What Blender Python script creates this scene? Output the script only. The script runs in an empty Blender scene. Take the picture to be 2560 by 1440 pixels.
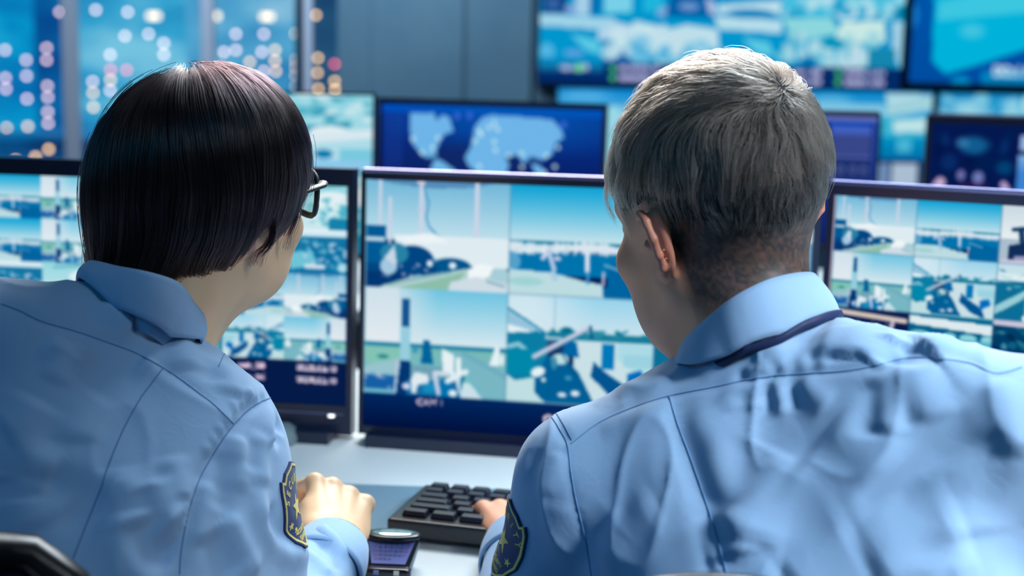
import bpy, bmesh, math, random
import numpy as np
from mathutils import Vector, Matrix
from mathutils.bvhtree import BVHTree

# ------------------------------------------------------------------ camera, light, exposure
SC = bpy.context.scene
COL = SC.collection
FPX = 50 / 36 * 2560
PITCH, ROLL = math.radians(9.5), math.radians(1.2)
CAM = np.array([0.0, 0.0, 1.29])
CF = np.array([0, math.cos(PITCH), -math.sin(PITCH)])
_r0 = np.array([1.0, 0, 0]); _u0 = np.cross(_r0, CF)
CR = _r0 * math.cos(ROLL) + _u0 * math.sin(ROLL)
CU = -_r0 * math.sin(ROLL) + _u0 * math.cos(ROLL)
def P(px, py, d):
    "the world point seen at pixel (px, py) of the 2560x1440 photograph, d metres along the view axis"
    return CAM + CF * d + CR * ((px - 1280) / FPX * d) + CU * ((720 - py) / FPX * d)
def Q(p):
    v = np.asarray(p, float) - CAM; d = v @ CF
    return 1280 + FPX * (v @ CR) / d, 720 - FPX * (v @ CU) / d, d

cd = bpy.data.cameras.new('camera'); cam = bpy.data.objects.new('camera', cd); COL.objects.link(cam)
cd.lens = 50; cd.sensor_width = 36; cd.sensor_fit = 'HORIZONTAL'
cd.clip_start = 0.05; cd.clip_end = 300
cd.dof.use_dof = True; cd.dof.focus_distance = 1.27; cd.dof.aperture_fstop = 4.0
M4 = Matrix(((CR[0], CU[0], -CF[0], CAM[0]), (CR[1], CU[1], -CF[1], CAM[1]), (CR[2], CU[2], -CF[2], CAM[2]), (0, 0, 0, 1)))
cam.matrix_world = M4
SC.camera = cam
SC.view_settings.view_transform = 'Standard'; SC.view_settings.look = 'None'
SC.view_settings.gamma = 1; SC.view_settings.exposure = 0.0
SC.view_settings.use_curve_mapping = False
SC.cycles.use_denoising = True
SC.cycles.max_bounces = 6; SC.cycles.diffuse_bounces = 3; SC.cycles.glossy_bounces = 3
SC.cycles.transmission_bounces = 4; SC.cycles.transparent_max_bounces = 6
SC.cycles.caustics_reflective = False; SC.cycles.caustics_refractive = False
SC.cycles.sample_clamp_indirect = 4

W = bpy.data.worlds.new('night_sky'); SC.world = W; W.use_nodes = True
W.node_tree.nodes['Background'].inputs[0].default_value = (0.004, 0.10, 0.22, 1)
W.node_tree.nodes['Background'].inputs[1].default_value = 1.0

def s2l(c):
    c = np.asarray(c, float)
    return np.where(c <= 0.04045, c / 12.92, ((c + 0.055) / 1.055) ** 2.4)
def rgb(r, g, b):
    return tuple(s2l(np.array([r, g, b]) / 255.0)) + (1.0,)

def lamp(name, loc, size, power, color, aim, sizey=None, spread=180):
    ld = bpy.data.lights.new(name, 'AREA'); ld.shape = 'RECTANGLE'; ld.size = size; ld.size_y = sizey or size
    ld.energy = power; ld.color = color; ld.spread = math.radians(spread)
    o = bpy.data.objects.new(name, ld); COL.objects.link(o); o.location = loc
    o.rotation_euler = (Vector(aim) - Vector(loc)).to_track_quat('-Z', 'Y').to_euler()
    return o
# unseen area lamps added to light the guards, desk and back wall (name, place, size, watts, colour, aim)
LAMPS = [
    ('unseen_lamp', (2.0, -0.1, 2.45), 0.85, 14.5, (0.80, 0.91, 1.0), (0.84, 1.1, 0.95), None, 30),  # added key, narrowed to the grey-haired guard
    ('unseen_lamp', (0.6, 2.6, 2.78), 1.1, 62, (0.78, 0.91, 1.0), (0.0, 1.4, 0.8)),
    ('unseen_lamp', (-0.1, 3.1, 2.2), 0.9, 46, (1.0, 0.96, 0.90), (0.0, 1.3, 1.0)),  # added in front to brighten faces and desk
    ('unseen_lamp', (-0.6, 5.0, 2.78), 1.2, 66, (0.55, 0.80, 1.0), (-0.4, 6.0, 1.2)),
    ('unseen_lamp', (-1.4, -0.9, 2.78), 1.4, 15, (0.0, 0.48, 1.0), (0.0, 1.2, 0.9)),  # added teal fill for the shadows, behind the camera
]
for a in LAMPS: lamp(*a)

# ------------------------------------------------------------------ helpers
def tag(o, label=None, cat=None, group=None, kind=None):
    if label: o['label'] = label
    if cat: o['category'] = cat
    if group: o['group'] = group
    if kind: o['kind'] = kind
    return o
def empty(name, loc=(0, 0, 0), label=None, cat=None, group=None, rot=None):
    o = bpy.data.objects.new(name, None); COL.objects.link(o); o.empty_display_size = 0.05
    o.location = loc
    if rot is not None: o.rotation_euler = rot
    return tag(o, label, cat, group)
def link(name, me, mat=None, parent=None, smooth=False):
    o = bpy.data.objects.new(name, me); COL.objects.link(o)
    if mat: me.materials.append(mat)
    if parent: o.parent = parent
    if smooth: me.shade_smooth()
    return o
def mesh_np(name, V, F, mat=None, parent=None, smooth=False, colors=None):
    "V (n,3) array, F (m,3|4) array or list of lists"
    me = bpy.data.meshes.new(name)
    V = np.asarray(V, np.float32)
    if isinstance(F, np.ndarray):
        k = F.shape[1]; m = len(F)
        me.vertices.add(len(V)); me.vertices.foreach_set('co', V.ravel())
        me.loops.add(m * k); me.loops.foreach_set('vertex_index', F.astype(np.int32).ravel())
        me.polygons.add(m); me.polygons.foreach_set('loop_start', np.arange(0, m * k, k, dtype=np.int32))
        me.update(calc_edges=True); me.validate()
    else:
        me.from_pydata([tuple(v) for v in V], [], F)
    if colors is not None:
        at = me.color_attributes.new('col', 'FLOAT_COLOR', 'POINT')
        c = np.ones((len(V), 4), np.float32); c[:, :3] = colors
        at.data.foreach_set('color', c.ravel())
    return link(name, me, mat, parent, smooth)
class MB:
    "collects boxes, tubes and lathes in one mesh"
    def __init__(s): s.v = []; s.f = []
    def add(s, V, F):
        n = len(s.v); s.v += [tuple(x) for x in V]; s.f += [[i + n for i in q] for q in F]; return s
    def box(s, c, d, R=None, taper=1.0):
        x, y, z = [q / 2 for q in d]
        V = np.array([(-x, -y, -z), (x, -y, -z), (x, y, -z), (-x, y, -z), (-x * taper, -y * taper, z), (x * taper, -y * taper, z), (x * taper, y * taper, z), (-x * taper, y * taper, z)])
        if R is not None: V = V @ np.asarray(R).T
        return s.add(V + np.asarray(c), [[0, 3, 2, 1], [4, 5, 6, 7], [0, 1, 5, 4], [1, 2, 6, 5], [2, 3, 7, 6], [3, 0, 4, 7]])
    def tube(s, pts, rad, n=10, closed=False, flat=None):
        pts = np.asarray(pts, float); m = len(pts)
        rad = np.broadcast_to(rad, (m,)); V = []; up = None
        for i in range(m):
            a = pts[i - 1] if (i or closed) else pts[i]; b = pts[(i + 1) % m] if (i < m - 1 or closed) else pts[i]
            t = b - a; t = t / (np.linalg.norm(t) + 1e-12)
            if up is None:
                up = np.cross(t, [0, 0, 1.0]) if abs(t[2]) < .9 else np.cross(t, [1.0, 0, 0])
            up = up - t * (up @ t); up = up / (np.linalg.norm(up) + 1e-12); w = np.cross(t, up)
            for k in range(n):
                q = 2 * math.pi * k / n; fl = flat or 1.0
                V.append(pts[i] + rad[i] * (up * math.cos(q) * fl + w * math.sin(q)))
        F = [[i * n + k, i * n + (k + 1) % n, ((i + 1) % m) * n + (k + 1) % n, ((i + 1) % m) * n + k] for i in range(m if closed else m - 1) for k in range(n)]
        if not closed: F += [list(range(n))[::-1], [(m - 1) * n + k for k in range(n)]]
        return s.add(V, F)
    def lathe(s, c, prof, n=32, sx=1, sy=1):
        V = []; F = []; m = len(prof)
        for (r, z) in prof:
            for k in range(n):
                a = 2 * math.pi * k / n; V.append((c[0] + r * math.cos(a) * sx, c[1] + r * math.sin(a) * sy, c[2] + z))
        for i in range(m - 1):
            for k in range(n): F.append([i * n + k, i * n + (k + 1) % n, (i + 1) * n + (k + 1) % n, (i + 1) * n + k])
        F += [list(range(n))[::-1], [(m - 1) * n + k for k in range(n)]]
        return s.add(V, F)
    def prism(s, poly, y0, y1):
        "polygon in x, z extruded along y"
        n = len(poly); V = [(x, y0, z) for x, z in poly] + [(x, y1, z) for x, z in poly]
        F = [list(range(n)), [n + i for i in range(n)][::-1]] + [[i, i + n, (i + 1) % n + n, (i + 1) % n] for i in range(n)]
        return s.add(V, F)
    def obj(s, name, mat, parent=None, bevel=0, smooth=False, seg=2):
        me = bpy.data.meshes.new(name); me.from_pydata(s.v, [], s.f)
        bm = bmesh.new(); bm.from_mesh(me); bmesh.ops.recalc_face_normals(bm, faces=bm.faces); bm.to_mesh(me); bm.free()
        o = link(name, me, mat, parent, smooth)
        if bevel:
            b = o.modifiers.new('bevel', 'BEVEL'); b.width = bevel; b.segments = seg; b.limit_method = 'ANGLE'; b.angle_limit = math.radians(35)
            me.shade_smooth()
            b.harden_normals = True
        return o

def mat(name, color, rough=0.5, metal=0.0, spec=0.5, sheen=0.0, sss=0.0, noise=None, bump=None, coat=0.0, alpha=1, trans=0):
    m = bpy.data.materials.new(name); m.use_nodes = True; nt = m.node_tree; b = nt.nodes['Principled BSDF']
    b.inputs['Base Color'].default_value = color; b.inputs['Roughness'].default_value = rough
    b.inputs['Metallic'].default_value = metal; b.inputs['Specular IOR Level'].default_value = spec
    b.inputs['Sheen Weight'].default_value = sheen; b.inputs['Coat Weight'].default_value = coat
    b.inputs['Transmission Weight'].default_value = trans
    if sss:
        b.inputs['Subsurface Weight'].default_value = sss; b.inputs['Subsurface Radius'].default_value = (1.0, 0.35, 0.2)
        b.inputs['Subsurface Scale'].default_value = 0.006
    tc = nt.nodes.new('ShaderNodeTexCoord')
    if noise:
        scale, c2, amt = noise
        n = nt.nodes.new('ShaderNodeTexNoise'); n.inputs['Scale'].default_value = scale; n.inputs['Detail'].default_value = 5
        mp = nt.nodes.new('ShaderNodeMapRange'); mp.inputs[1].default_value = .35; mp.inputs[2].default_value = .65; mp.inputs[4].default_value = amt
        mx = nt.nodes.new('ShaderNodeMix'); mx.data_type = 'RGBA'
        mx.inputs[6].default_value = color; mx.inputs[7].default_value = c2
        nt.links.new(tc.outputs['Object'], n.inputs['Vector']); nt.links.new(n.outputs['Fac'], mp.inputs[0])
        nt.links.new(mp.outputs[0], mx.inputs[0]); nt.links.new(mx.outputs[2], b.inputs['Base Color'])
    if bump:
        scale, dist = bump
        n = nt.nodes.new('ShaderNodeTexNoise'); n.inputs['Scale'].default_value = scale; n.inputs['Detail'].default_value = 4
        bp = nt.nodes.new('ShaderNodeBump'); bp.inputs['Distance'].default_value = dist; bp.inputs['Strength'].default_value = 1
        nt.links.new(tc.outputs['Object'], n.inputs['Vector']); nt.links.new(n.outputs['Fac'], bp.inputs['Height'])
        nt.links.new(bp.outputs[0], b.inputs['Normal'])
    return m
def mat_screen(name, sampled, gain=1.0):
    m = bpy.data.materials.new(name); m.use_nodes = True; nt = m.node_tree; nt.nodes.clear()
    o = nt.nodes.new('ShaderNodeOutputMaterial'); e = nt.nodes.new('ShaderNodeEmission'); a = nt.nodes.new('ShaderNodeVertexColor')
    a.layer_name = 'col'; e.inputs[1].default_value = gain
    nt.links.new(a.outputs[0], e.inputs[0]); nt.links.new(e.outputs[0], o.inputs[0])
    m.cycles.emission_sampling = 'FRONT' if sampled else 'NONE'
    return m
def mat_col(name, rough=0.8, sheen=0.0):
    m = mat(name, (1, 1, 1, 1), rough, sheen=sheen); nt = m.node_tree; a = nt.nodes.new('ShaderNodeVertexColor'); a.layer_name = 'col'
    nt.links.new(a.outputs[0], nt.nodes['Principled BSDF'].inputs['Base Color']); return m

# ------------------------------------------------------------------ a small raster painter, only for what screens and emblems show
_glyph = {}
def glyph_tris(txt):
    if txt in _glyph: return _glyph[txt]
    c = bpy.data.curves.new('t', 'FONT'); c.body = txt; c.size = 1; c.resolution_u = 4
    o = bpy.data.objects.new('t', c); COL.objects.link(o)
    bpy.context.view_layer.update()
    me = o.to_mesh(); me.calc_loop_triangles()
    V = np.array([v.co[:2] for v in me.vertices]).reshape(-1, 2); T = np.array([t.vertices[:] for t in me.loop_triangles]).reshape(-1, 3)
    o.to_mesh_clear(); bpy.data.objects.remove(o); bpy.data.curves.remove(c)
    _glyph[txt] = (V, T); return V, T
class Cv:
    def __init__(s, x0, y0, x1, y1, res, base=(10, 20, 60)):
        "canvas over the rectangle x0..x1, y0..y1, res samples per unit"
        s.x0, s.y0 = x0, y0; s.w = int(round((x1 - x0) * res)); s.h = int(round((y1 - y0) * res))
        s.X, s.Y = np.meshgrid(x0 + (np.arange(s.w) + .5) * (x1 - x0) / s.w, y0 + (np.arange(s.h) + .5) * (y1 - y0) / s.h)
        s.a = np.empty((s.h, s.w, 3)); s.a[:] = np.array(base) / 255.0; s.px = (x1 - x0) / s.w
        s.T = (0, 0, 1, 1); s.clip = None
    def frame(s, x0, y0, x1, y1):
        s.T = (x0, y0, x1 - x0, y1 - y0); s.clip = (s.X >= x0) & (s.X < x1) & (s.Y >= y0) & (s.Y < y1); s.mx = False; return s
    def t(s, p):
        p = np.asarray(p, float).reshape(-1, 2)
        if getattr(s, 'mx', False): p = np.stack([1 - p[:, 0], p[:, 1]], 1)
        return p * [s.T[2], s.T[3]] + [s.T[0], s.T[1]]
    def put(s, al, c):
        if s.clip is not None: al = al * s.clip
        al = al[..., None]; c = np.asarray(c, float) / 255.0
        s.a = s.a * (1 - al) + c * al
    def soft(s, d, w=None):
        w = w or s.px
        return np.clip(.5 - d / w, 0, 1)
    def poly(s, pts, c, al=1.0):
        p = s.t(pts); ins = np.zeros(s.X.shape, bool); n = len(p)
        for i in range(n):
            (xa, ya), (xb, yb) = p[i], p[(i + 1) % n]
            if ya == yb: continue
            ins ^= ((ya > s.Y) != (yb > s.Y)) & (s.X < (xb - xa) * (s.Y - ya) / (yb - ya) + xa)
        s.put(ins * al, c)
    def rect(s, x0, y0, x1, y1, c, al=1.0): s.poly([(x0, y0), (x1, y0), (x1, y1), (x0, y1)], c, al)
    def ell(s, cx, cy, rx, ry, c, ang=0, al=1.0, w=None):
        q = s.t((cx, cy))[0]; rx *= s.T[2]; ry *= s.T[3]; a = math.radians(ang)
        dx, dy = s.X - q[0], s.Y - q[1]; u = (dx * math.cos(a) + dy * math.sin(a)) / rx; v = (-dx * math.sin(a) + dy * math.cos(a)) / ry
        s.put(s.soft((np.sqrt(u * u + v * v) - 1) * min(rx, ry), w) * al, c)
    def line(s, pts, wd, c, al=1.0, w=None):
        p = s.t(pts); wd = wd * s.T[2]; D = np.full(s.X.shape, 1e9)
        for i in range(len(p) - 1):
            a, b = p[i], p[i + 1]; d = b - a; L = d @ d + 1e-12
            h = np.clip(((s.X - a[0]) * d[0] + (s.Y - a[1]) * d[1]) / L, 0, 1)
            D = np.minimum(D, np.hypot(s.X - a[0] - h * d[0], s.Y - a[1] - h * d[1]))
        s.put(s.soft(D - wd / 2, w) * al, c)
    def vg(s, x0, y0, x1, y1, c0, c1):
        a, b = s.t([(x0, y0), (x1, y1)]); xl, xh = sorted((a[0], b[0]))
        m = (s.X >= xl) & (s.X <= xh) & (s.Y >= a[1]) & (s.Y <= b[1])
        if s.clip is not None: m &= s.clip
        k = np.clip((s.Y - a[1]) / (b[1] - a[1]), 0, 1)[..., None]
        c = (np.array(c0) * (1 - k) + np.array(c1) * k) / 255.0
        s.a = np.where(m[..., None], c, s.a)
    def blobs(s, seed, n, box, size, cols, al=.8, asp=1.0):
        rg = random.Random(seed)
        for _ in range(n):
            s.ell(rg.uniform(box[0], box[2]), rg.uniform(box[1], box[3]), size * rg.uniform(.5, 1.5), size * asp * rg.uniform(.4, 1.3), rg.choice(cols), rg.uniform(-30, 30), al)
    def text(s, txt, x, y, h, c, ang=0, wide=1.0, cx=False):
        "h = cap height in frame units"
        V, T = glyph_tris(txt)
        if not len(T): return
        k = h / .7; V = V * [k * wide, -k]
        if cx: V = V - [(V[:, 0].min() + V[:, 0].max()) / 2, 0]
        a = math.radians(ang); V = V @ np.array([[math.cos(a), math.sin(a)], [-math.sin(a), math.cos(a)]]) + [x, y]
        V = V * [s.T[2], s.T[3]] + [s.T[0], s.T[1]]
        al = np.zeros(s.X.shape)
        for i, j, k2 in T:
            A, B, D = V[i], V[j], V[k2]
            x0, x1 = min(A[0], B[0], D[0]), max(A[0], B[0], D[0]); y0, y1 = min(A[1], B[1], D[1]), max(A[1], B[1], D[1])
            c0, c1 = int((x0 - s.x0) / s.px) - 1, int((x1 - s.x0) / s.px) + 2; r0, r1 = int((y0 - s.y0) / s.px) - 1, int((y1 - s.y0) / s.px) + 2
            c0, r0 = max(c0, 0), max(r0, 0)
            X, Y = s.X[r0:r1, c0:c1], s.Y[r0:r1, c0:c1]
            if X.size == 0: continue
            sg = 1 if (B[0] - A[0]) * (D[1] - A[1]) - (B[1] - A[1]) * (D[0] - A[0]) > 0 else -1
            m = np.ones(X.shape, bool)
            for a_, b_ in ((A, B), (B, D), (D, A)):
                m &= sg * ((b_[0] - a_[0]) * (Y - a_[1]) - (b_[1] - a_[1]) * (X - a_[0])) >= -s.px * .3 * math.hypot(b_[0] - a_[0], b_[1] - a_[1])
            al[r0:r1, c0:c1] = np.maximum(al[r0:r1, c0:c1], m)
        s.put(al, c)
    def blur(s, n=1):
        for _ in range(n):
            p = np.pad(s.a, ((1, 1), (1, 1), (0, 0)), 'edge')
            s.a = (p[:-2, 1:-1] + p[2:, 1:-1] + p[1:-1, :-2] + p[1:-1, 2:] + 2 * s.a) / 6
        return s
def picture(name, cv, corners, m, parent, bulge=0):
    "puts the canvas on the rectangle of corners (top-left, top-right, bottom-left) as a fine coloured grid"
    tl, tr, bl = [np.asarray(c, float) for c in corners]
    h, w = cv.a.shape[:2]
    u, v = np.meshgrid(np.linspace(0, 1, w), np.linspace(0, 1, h))
    V = tl + u[..., None] * (tr - tl) + v[..., None] * (bl - tl)
    i = np.arange(h * w).reshape(h, w)
    F = np.stack([i[:-1, :-1], i[1:, :-1], i[1:, 1:], i[:-1, 1:]], -1).reshape(-1, 4)
    return mesh_np(name, V.reshape(-1, 3), F, m, parent, colors=s2l(np.clip(cv.a, 0, 1)).reshape(-1, 3))

# ------------------------------------------------------------------ camera feeds shown on the screens
WH, PK, SKY, CY = (228, 240, 244), (205, 200, 222), (120, 190, 222), (60, 170, 200)
DB, MB_, GN = (0, 70, 130), (0, 100, 165), (150, 205, 190)
def feed_yard(c):
    c.vg(0, 0, 1, .55, (112, 182, 216), (196, 226, 236))
    c.poly([(0.02, 0), (.9, 0), (.75, .05), (.45, .07), (.2, .04)], (85, 140, 185))
    for x, y0, y1, w in ((.095, 0, .42, .022), (.165, .17, .7, .022), (.385, 0, .5, .028), (.77, .01, .62, .03)):
        c.line([(x, y0), (x, y1)], w, (205, 212, 230))
    c.ell(.38, .02, .03, .02, PK); c.ell(.385, .26, .03, .015, PK)
    c.line([(.40, .06), (.435, .2), (.42, .34), (.44, .42), (.5, .5), (.56, .54)], .012, (70, 150, 195))
    c.rect(.5, .5, 1, .57, (30, 120, 170)); c.rect(.55, .56, 1, .6, (170, 190, 215))
    c.rect(.2, .5, 1, .78, (222, 236, 242)); c.poly([(.2, .53), (.38, .49), (.48, .48), (.58, .56), (.3, .58)], (235, 243, 246))
    c.rect(0, .43, .14, .98, (0, 90, 150)); c.rect(0, .53, .13, .57, (190, 215, 228))
    c.ell(.33, .74, .15, .14, DB); c.ell(.2, .68, .1, .1, (40, 130, 165)); c.ell(.6, .78, .14, .08, (0, 85, 140))
    c.rect(0, .78, .5, .9, DB); c.poly([(0, .85), (.3, .85), (.2, 1), (0, 1)], (0, 55, 115))
    c.ell(.45, .76, .02, .03, WH); c.ell(.61, .77, .025, .03, WH); c.blobs(3, 14, (.06, .72, .5, .9), .014, [PK, (90, 150, 190), (120, 180, 190)])
    c.poly([(.12, .98), (.3, .9), (.72, .79), (1, .8), (1, 1), (.1, 1)], (176, 208, 208))
    c.poly([(.22, 1), (.5, .9), (.7, .82), (.62, 1)], (140, 190, 170)); c.line([(.16, .97), (.6, .83)], .008, (90, 150, 170))
    c.ell(.16, .8, .06, .08, (165, 200, 225)); c.poly([(.13, .72), (.2, .6), (.22, .8)], (200, 215, 232))
    c.poly([(.72, .8), (.8, .74), (.9, .76), (.86, .86), (.72, .9)], (240, 246, 248)); c.poly([(.6, .92), (.78, .86), (1, .92), (1, 1), (.58, 1)], (206, 220, 230))
    c.rect(.885, .78, .99, .88, (165, 205, 218)); c.line([(.85, .9), (.97, .94)], .01, (90, 150, 180))
def feed_harbor(c):
    c.vg(0, 0, 1, .5, (10, 160, 212), (196, 226, 236)); c.rect(0, .5, 1, .58, (20, 125, 160))
    c.rect(0, .6, 1, .82, (0, 115, 172)); rg = random.Random(5)
    for i in range(60):
        x = i / 60; c.ell(x, .565 + .012 * math.sin(x * 9), .016, .03 + .03 * rg.random(), (222, 232, 240), 0, .9)
    c.blobs(9, 30, (0, .56, .5, .62), .012, [WH, (180, 215, 230)])
    c.poly([(0, .77), (.3, .79), (.5, .85), (.64, .88), (.66, 1), (0, 1)], (188, 220, 226)); c.ell(.12, .88, .12, .04, (160, 210, 212))
    c.poly([(.64, .9), (.67, .9), (.67, .73), (.7, .68), (1, .76), (1, 1), (.65, 1)], (0, 100, 160))
    c.line([(.28, .58), (.23, .66)], .03, (200, 210, 232)); c.line([(.27, .6), (.31, .76)], .03, (185, 200, 228)); c.ell(.33, .66, .025, .02, PK); c.line([(.3, .8), (.32, .84)], .04, (170, 205, 225))
    c.line([(.53, .56), (.535, .76)], .03, (220, 228, 240)); c.line([(.54, .78), (.54, .87)], .02, (60, 150, 205)); c.line([(.645, .77), (.645, .88)], .016, PK)
    c.line([(.65, .7), (.8, .76)], .012, (140, 190, 220)); c.ell(.03, .7, .05, .08, (120, 180, 215), 0, .7)
def feed_chimney(c):
    c.vg(0, 0, 1, .54, (110, 195, 225), (220, 234, 240)); c.ell(.12, .2, .25, .5, (214, 228, 236), 0, .85, .3 * c.T[2]); c.vg(0, 0, .24, .5, (206, 224, 234), (225, 234, 240))
    c.vg(0, .51, 1, 1, (120, 185, 180), (110, 185, 205)); c.rect(0, .515, 1, .55, (30, 130, 165))
    c.rect(0, .56, .28, .72, (130, 195, 180)); c.ell(.13, .65, .04, .02, (40, 130, 140)); c.poly([(0, .74), (.25, .66), (.25, .8), (0, .84)], (150, 195, 205)); c.rect(0, .82, .22, .96, (20, 95, 165))
    c.blobs(4, 12, (0, .8, .22, .98), .02, [(90, 150, 200), (40, 110, 170), PK], .6); c.line([(.235, .68), (.215, .98)], .012, PK)
    c.poly([(.26, .1), (.315, .1), (.33, 1), (.22, 1), (.25, .68)], (150, 205, 222)); c.rect(.262, .1, .315, .36, (15, 85, 145)); c.poly([(.255, .68), (.325, .68), (.34, 1), (.225, 1)], (0, 55, 115))
    c.poly([(.415, .48), (.46, .48), (.49, .7), (.4, .7)], (0, 100, 155)); c.rect(.34, .54, .38, .6, (60, 150, 180))
    c.poly([(.6, .55), (1, .72), (1, 1), (.85, 1), (.7, .7)], (120, 182, 196)); c.rect(.34, .72, .66, .86, (110, 160, 180)); c.rect(.3, .85, .72, 1, (20, 110, 165))
    c.poly([(.545, .54), (.63, .6), (.64, .8), (.56, .8)], WH); c.poly([(.645, .62), (.68, .62), (.69, .78), (.65, .8)], WH)
    c.poly([(.33, .86), (.36, .78), (.45, .8), (.46, .88), (.38, .9), (.37, .98), (.34, .98)], (222, 234, 240)); c.ell(.3, .92, .03, .03, (205, 214, 236)); c.rect(.42, .88, .5, .97, (20, 140, 190))
    c.line([(.5, .78), (.6, .78)], .03, (205, 222, 234)); c.line([(.5, .8), (.53, .97)], .03, (200, 212, 234)); c.rect(.54, .82, .62, 1, (0, 115, 175)); c.line([(.59, .85), (.72, .75)], .035, WH); c.line([(.66, .82), (.68, .94)], .025, (215, 226, 238)); c.line([(.7, .8), (.69, .92)], .02, (0, 110, 150))
    c.poly([(.7, .85), (.75, .86), (.84, 1), (.68, 1)], (200, 224, 232)); c.ell(.63, .96, .03, .03, WH); c.poly([(.9, .6), (.92, .5), (.95, .5), (.95, .68), (.88, .68)], WH); c.ell(.97, .62, .015, .06, WH); c.line([(.7, .58), (1, .78)], .03, (100, 160, 190), .5)
def feed_crane(c):
    c.vg(0, 0, 1, .4, (150, 210, 235), (212, 230, 238)); c.ell(.1, .1, .3, .3, (224, 236, 242), 0, .7, .3 * c.T[2])
    c.poly([(0, .12), (.27, .34), (.3, .8), (0, .8)], (10, 125, 165)); c.poly([(0, .14), (.25, .34), (0, .3)], (150, 195, 220)); c.poly([(0, .28), (.2, .34), (.0, .36)], WH)
    c.line([(.01, .49), (.08, .46), (.13, .51)], .03, (140, 200, 215)); c.rect(0, .5, .2, .74, (0, 135, 170)); c.line([(.325, 0), (.325, .34)], .006, (120, 180, 200))
    c.rect(.28, .33, 1, .42, (20, 125, 155)); c.blobs(2, 20, (.3, .3, 1, .36), .03, [(10, 120, 150), (40, 140, 165)], .9, .6)
    c.rect(.46, .4, 1, 1, (200, 224, 230)); c.poly([(.4, .4), (.48, .42), (.5, .56), (.38, .54)], (0, 100, 165)); c.rect(.65, .42, .74, .65, (0, 120, 185)); c.poly([(.76, .4), (1, .42), (1, .75), (.82, .62), (.76, .55)], (170, 218, 230)); c.rect(.8, .5, 1, .62, (150, 205, 222), .7)
    c.poly([(.6, .58), (.66, .66), (.85, .82), (.9, 1), (.72, .9), (.58, .72)], (0, 85, 145)); c.poly([(.83, .68), (.92, .64), (.96, .74), (.83, .86)], (0, 110, 190))
    c.poly([(0, .74), (.06, .8), (.2, .76), (.3, 1), (0, 1)], (190, 222, 226)); c.poly([(.2, .76), (.28, .56), (.4, .56), (.5, .7), (.56, .85), (.62, 1), (.28, 1), (.2, .9)], (0, 95, 150))
    c.ell(.22, .71, .05, .045, WH, -20); c.ell(.37, .58, .06, .05, (190, 222, 226)); c.ell(.33, .62, .02, .06, (60, 140, 170)); c.ell(.26, .78, .015, .02, WH); c.ell(.39, .91, .03, .02, WH); c.ell(.48, .89, .03, .025, WH); c.ell(.43, .75, .025, .02, (60, 150, 190))
    c.line([(.19, .57), (.565, .27)], .028, (205, 208, 228)); c.line([(.2, .595), (.57, .29)], .008, (60, 130, 170)); c.line([(.57, .27), (.58, .37)], .02, (0, 95, 135)); c.ell(.41, .31, .04, .03, (0, 110, 145)); c.line([(.27, .39), (.37, .39)], .016, (190, 210, 225)); c.line([(.36, .48), (.47, .72)], .008, (0, 80, 120)); c.rect(0, .985, 1, 1, (180, 225, 225))
def feed_machine(c):
    c.vg(0, 0, 1, .6, (200, 216, 226), (232, 240, 242)); c.rect(0, .58, 1, 1, (170, 190, 205)); c.line([(.15, .42), (1, .25)], .05, (20, 60, 100)); c.line([(.24, .42), (.28, .8)], .07, (20, 60, 100))
    c.poly([(.1, .7), (.3, .62), (.6, .66), (.8, .7), (.85, 1), (.1, 1)], (15, 45, 90)); c.line([(.45, .4), (.62, .66)], .01, (30, 70, 110)); c.poly([(.75, .55), (1, .42), (1, .8), (.8, .75)], (120, 165, 195)); c.line([(.2, .9), (.55, .88)], .05, (150, 150, 190)); c.line([(.05, .97), (.7, .95)], .05, PK)
def feed_tanks(c):
    c.vg(0, 0, 1, .3, (190, 220, 230), (210, 230, 236)); c.line([(0, .22), (1, .24)], .05, WH); c.rect(0, .3, 1, 1, (10, 110, 150)); c.poly([(0, .75), (.6, .2), (.6, .35), (0, .9)], (150, 205, 215)); c.rect(.35, .55, .95, .95, (90, 185, 200)); c.blobs(7, 26, (0, .1, 1, .6), .05, [(200, 225, 230), (30, 120, 160), (90, 170, 190)], .7, .4); c.text('00:00:30:15:4', .34, .97, .08, (225, 240, 240))
def feed_drums(c):
    c.vg(0, 0, 1, 1, (0, 110, 150), (0, 60, 110)); c.poly([(0, .04), (1, .1), (1, .28), (0, .18)], (220, 234, 238))
    for x, r in ((.14, .16), (.5, .1), (.72, .13), (.95, .1)): c.ell(x, .36, r * .8, .07, (140, 210, 220)); c.rect(x - r, .4, x + r, 1, (90, 180, 200)); c.line([(x - r * .3, .5), (x + r * .2, 1)], .01, (30, 110, 150))
def feed_night(c):
    c.vg(0, 0, 1, 1, (10, 30, 80), (0, 15, 60)); c.line([(.1, .08), (.95, .16)], .06, (214, 200, 190)); 
    for i in range(9): c.line([(.1 + i * .09, .2), (.08 + i * .09, .6)], .02, (150, 130, 140) if i % 2 else (50, 60, 110), .6)
    c.line([(.8, .2), (.7, .8)], .05, (200, 190, 205))
def feed_bushes(c):
    c.vg(0, 0, 1, 1, (0, 70, 110), (0, 40, 90)); c.blobs(11, 60, (0, 0, 1, 1), .07, [(0, 60, 100), (20, 110, 140), (80, 170, 185), (0, 40, 80)], .7); c.line([(0, .03), (1, .06)], .06, PK)
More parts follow.
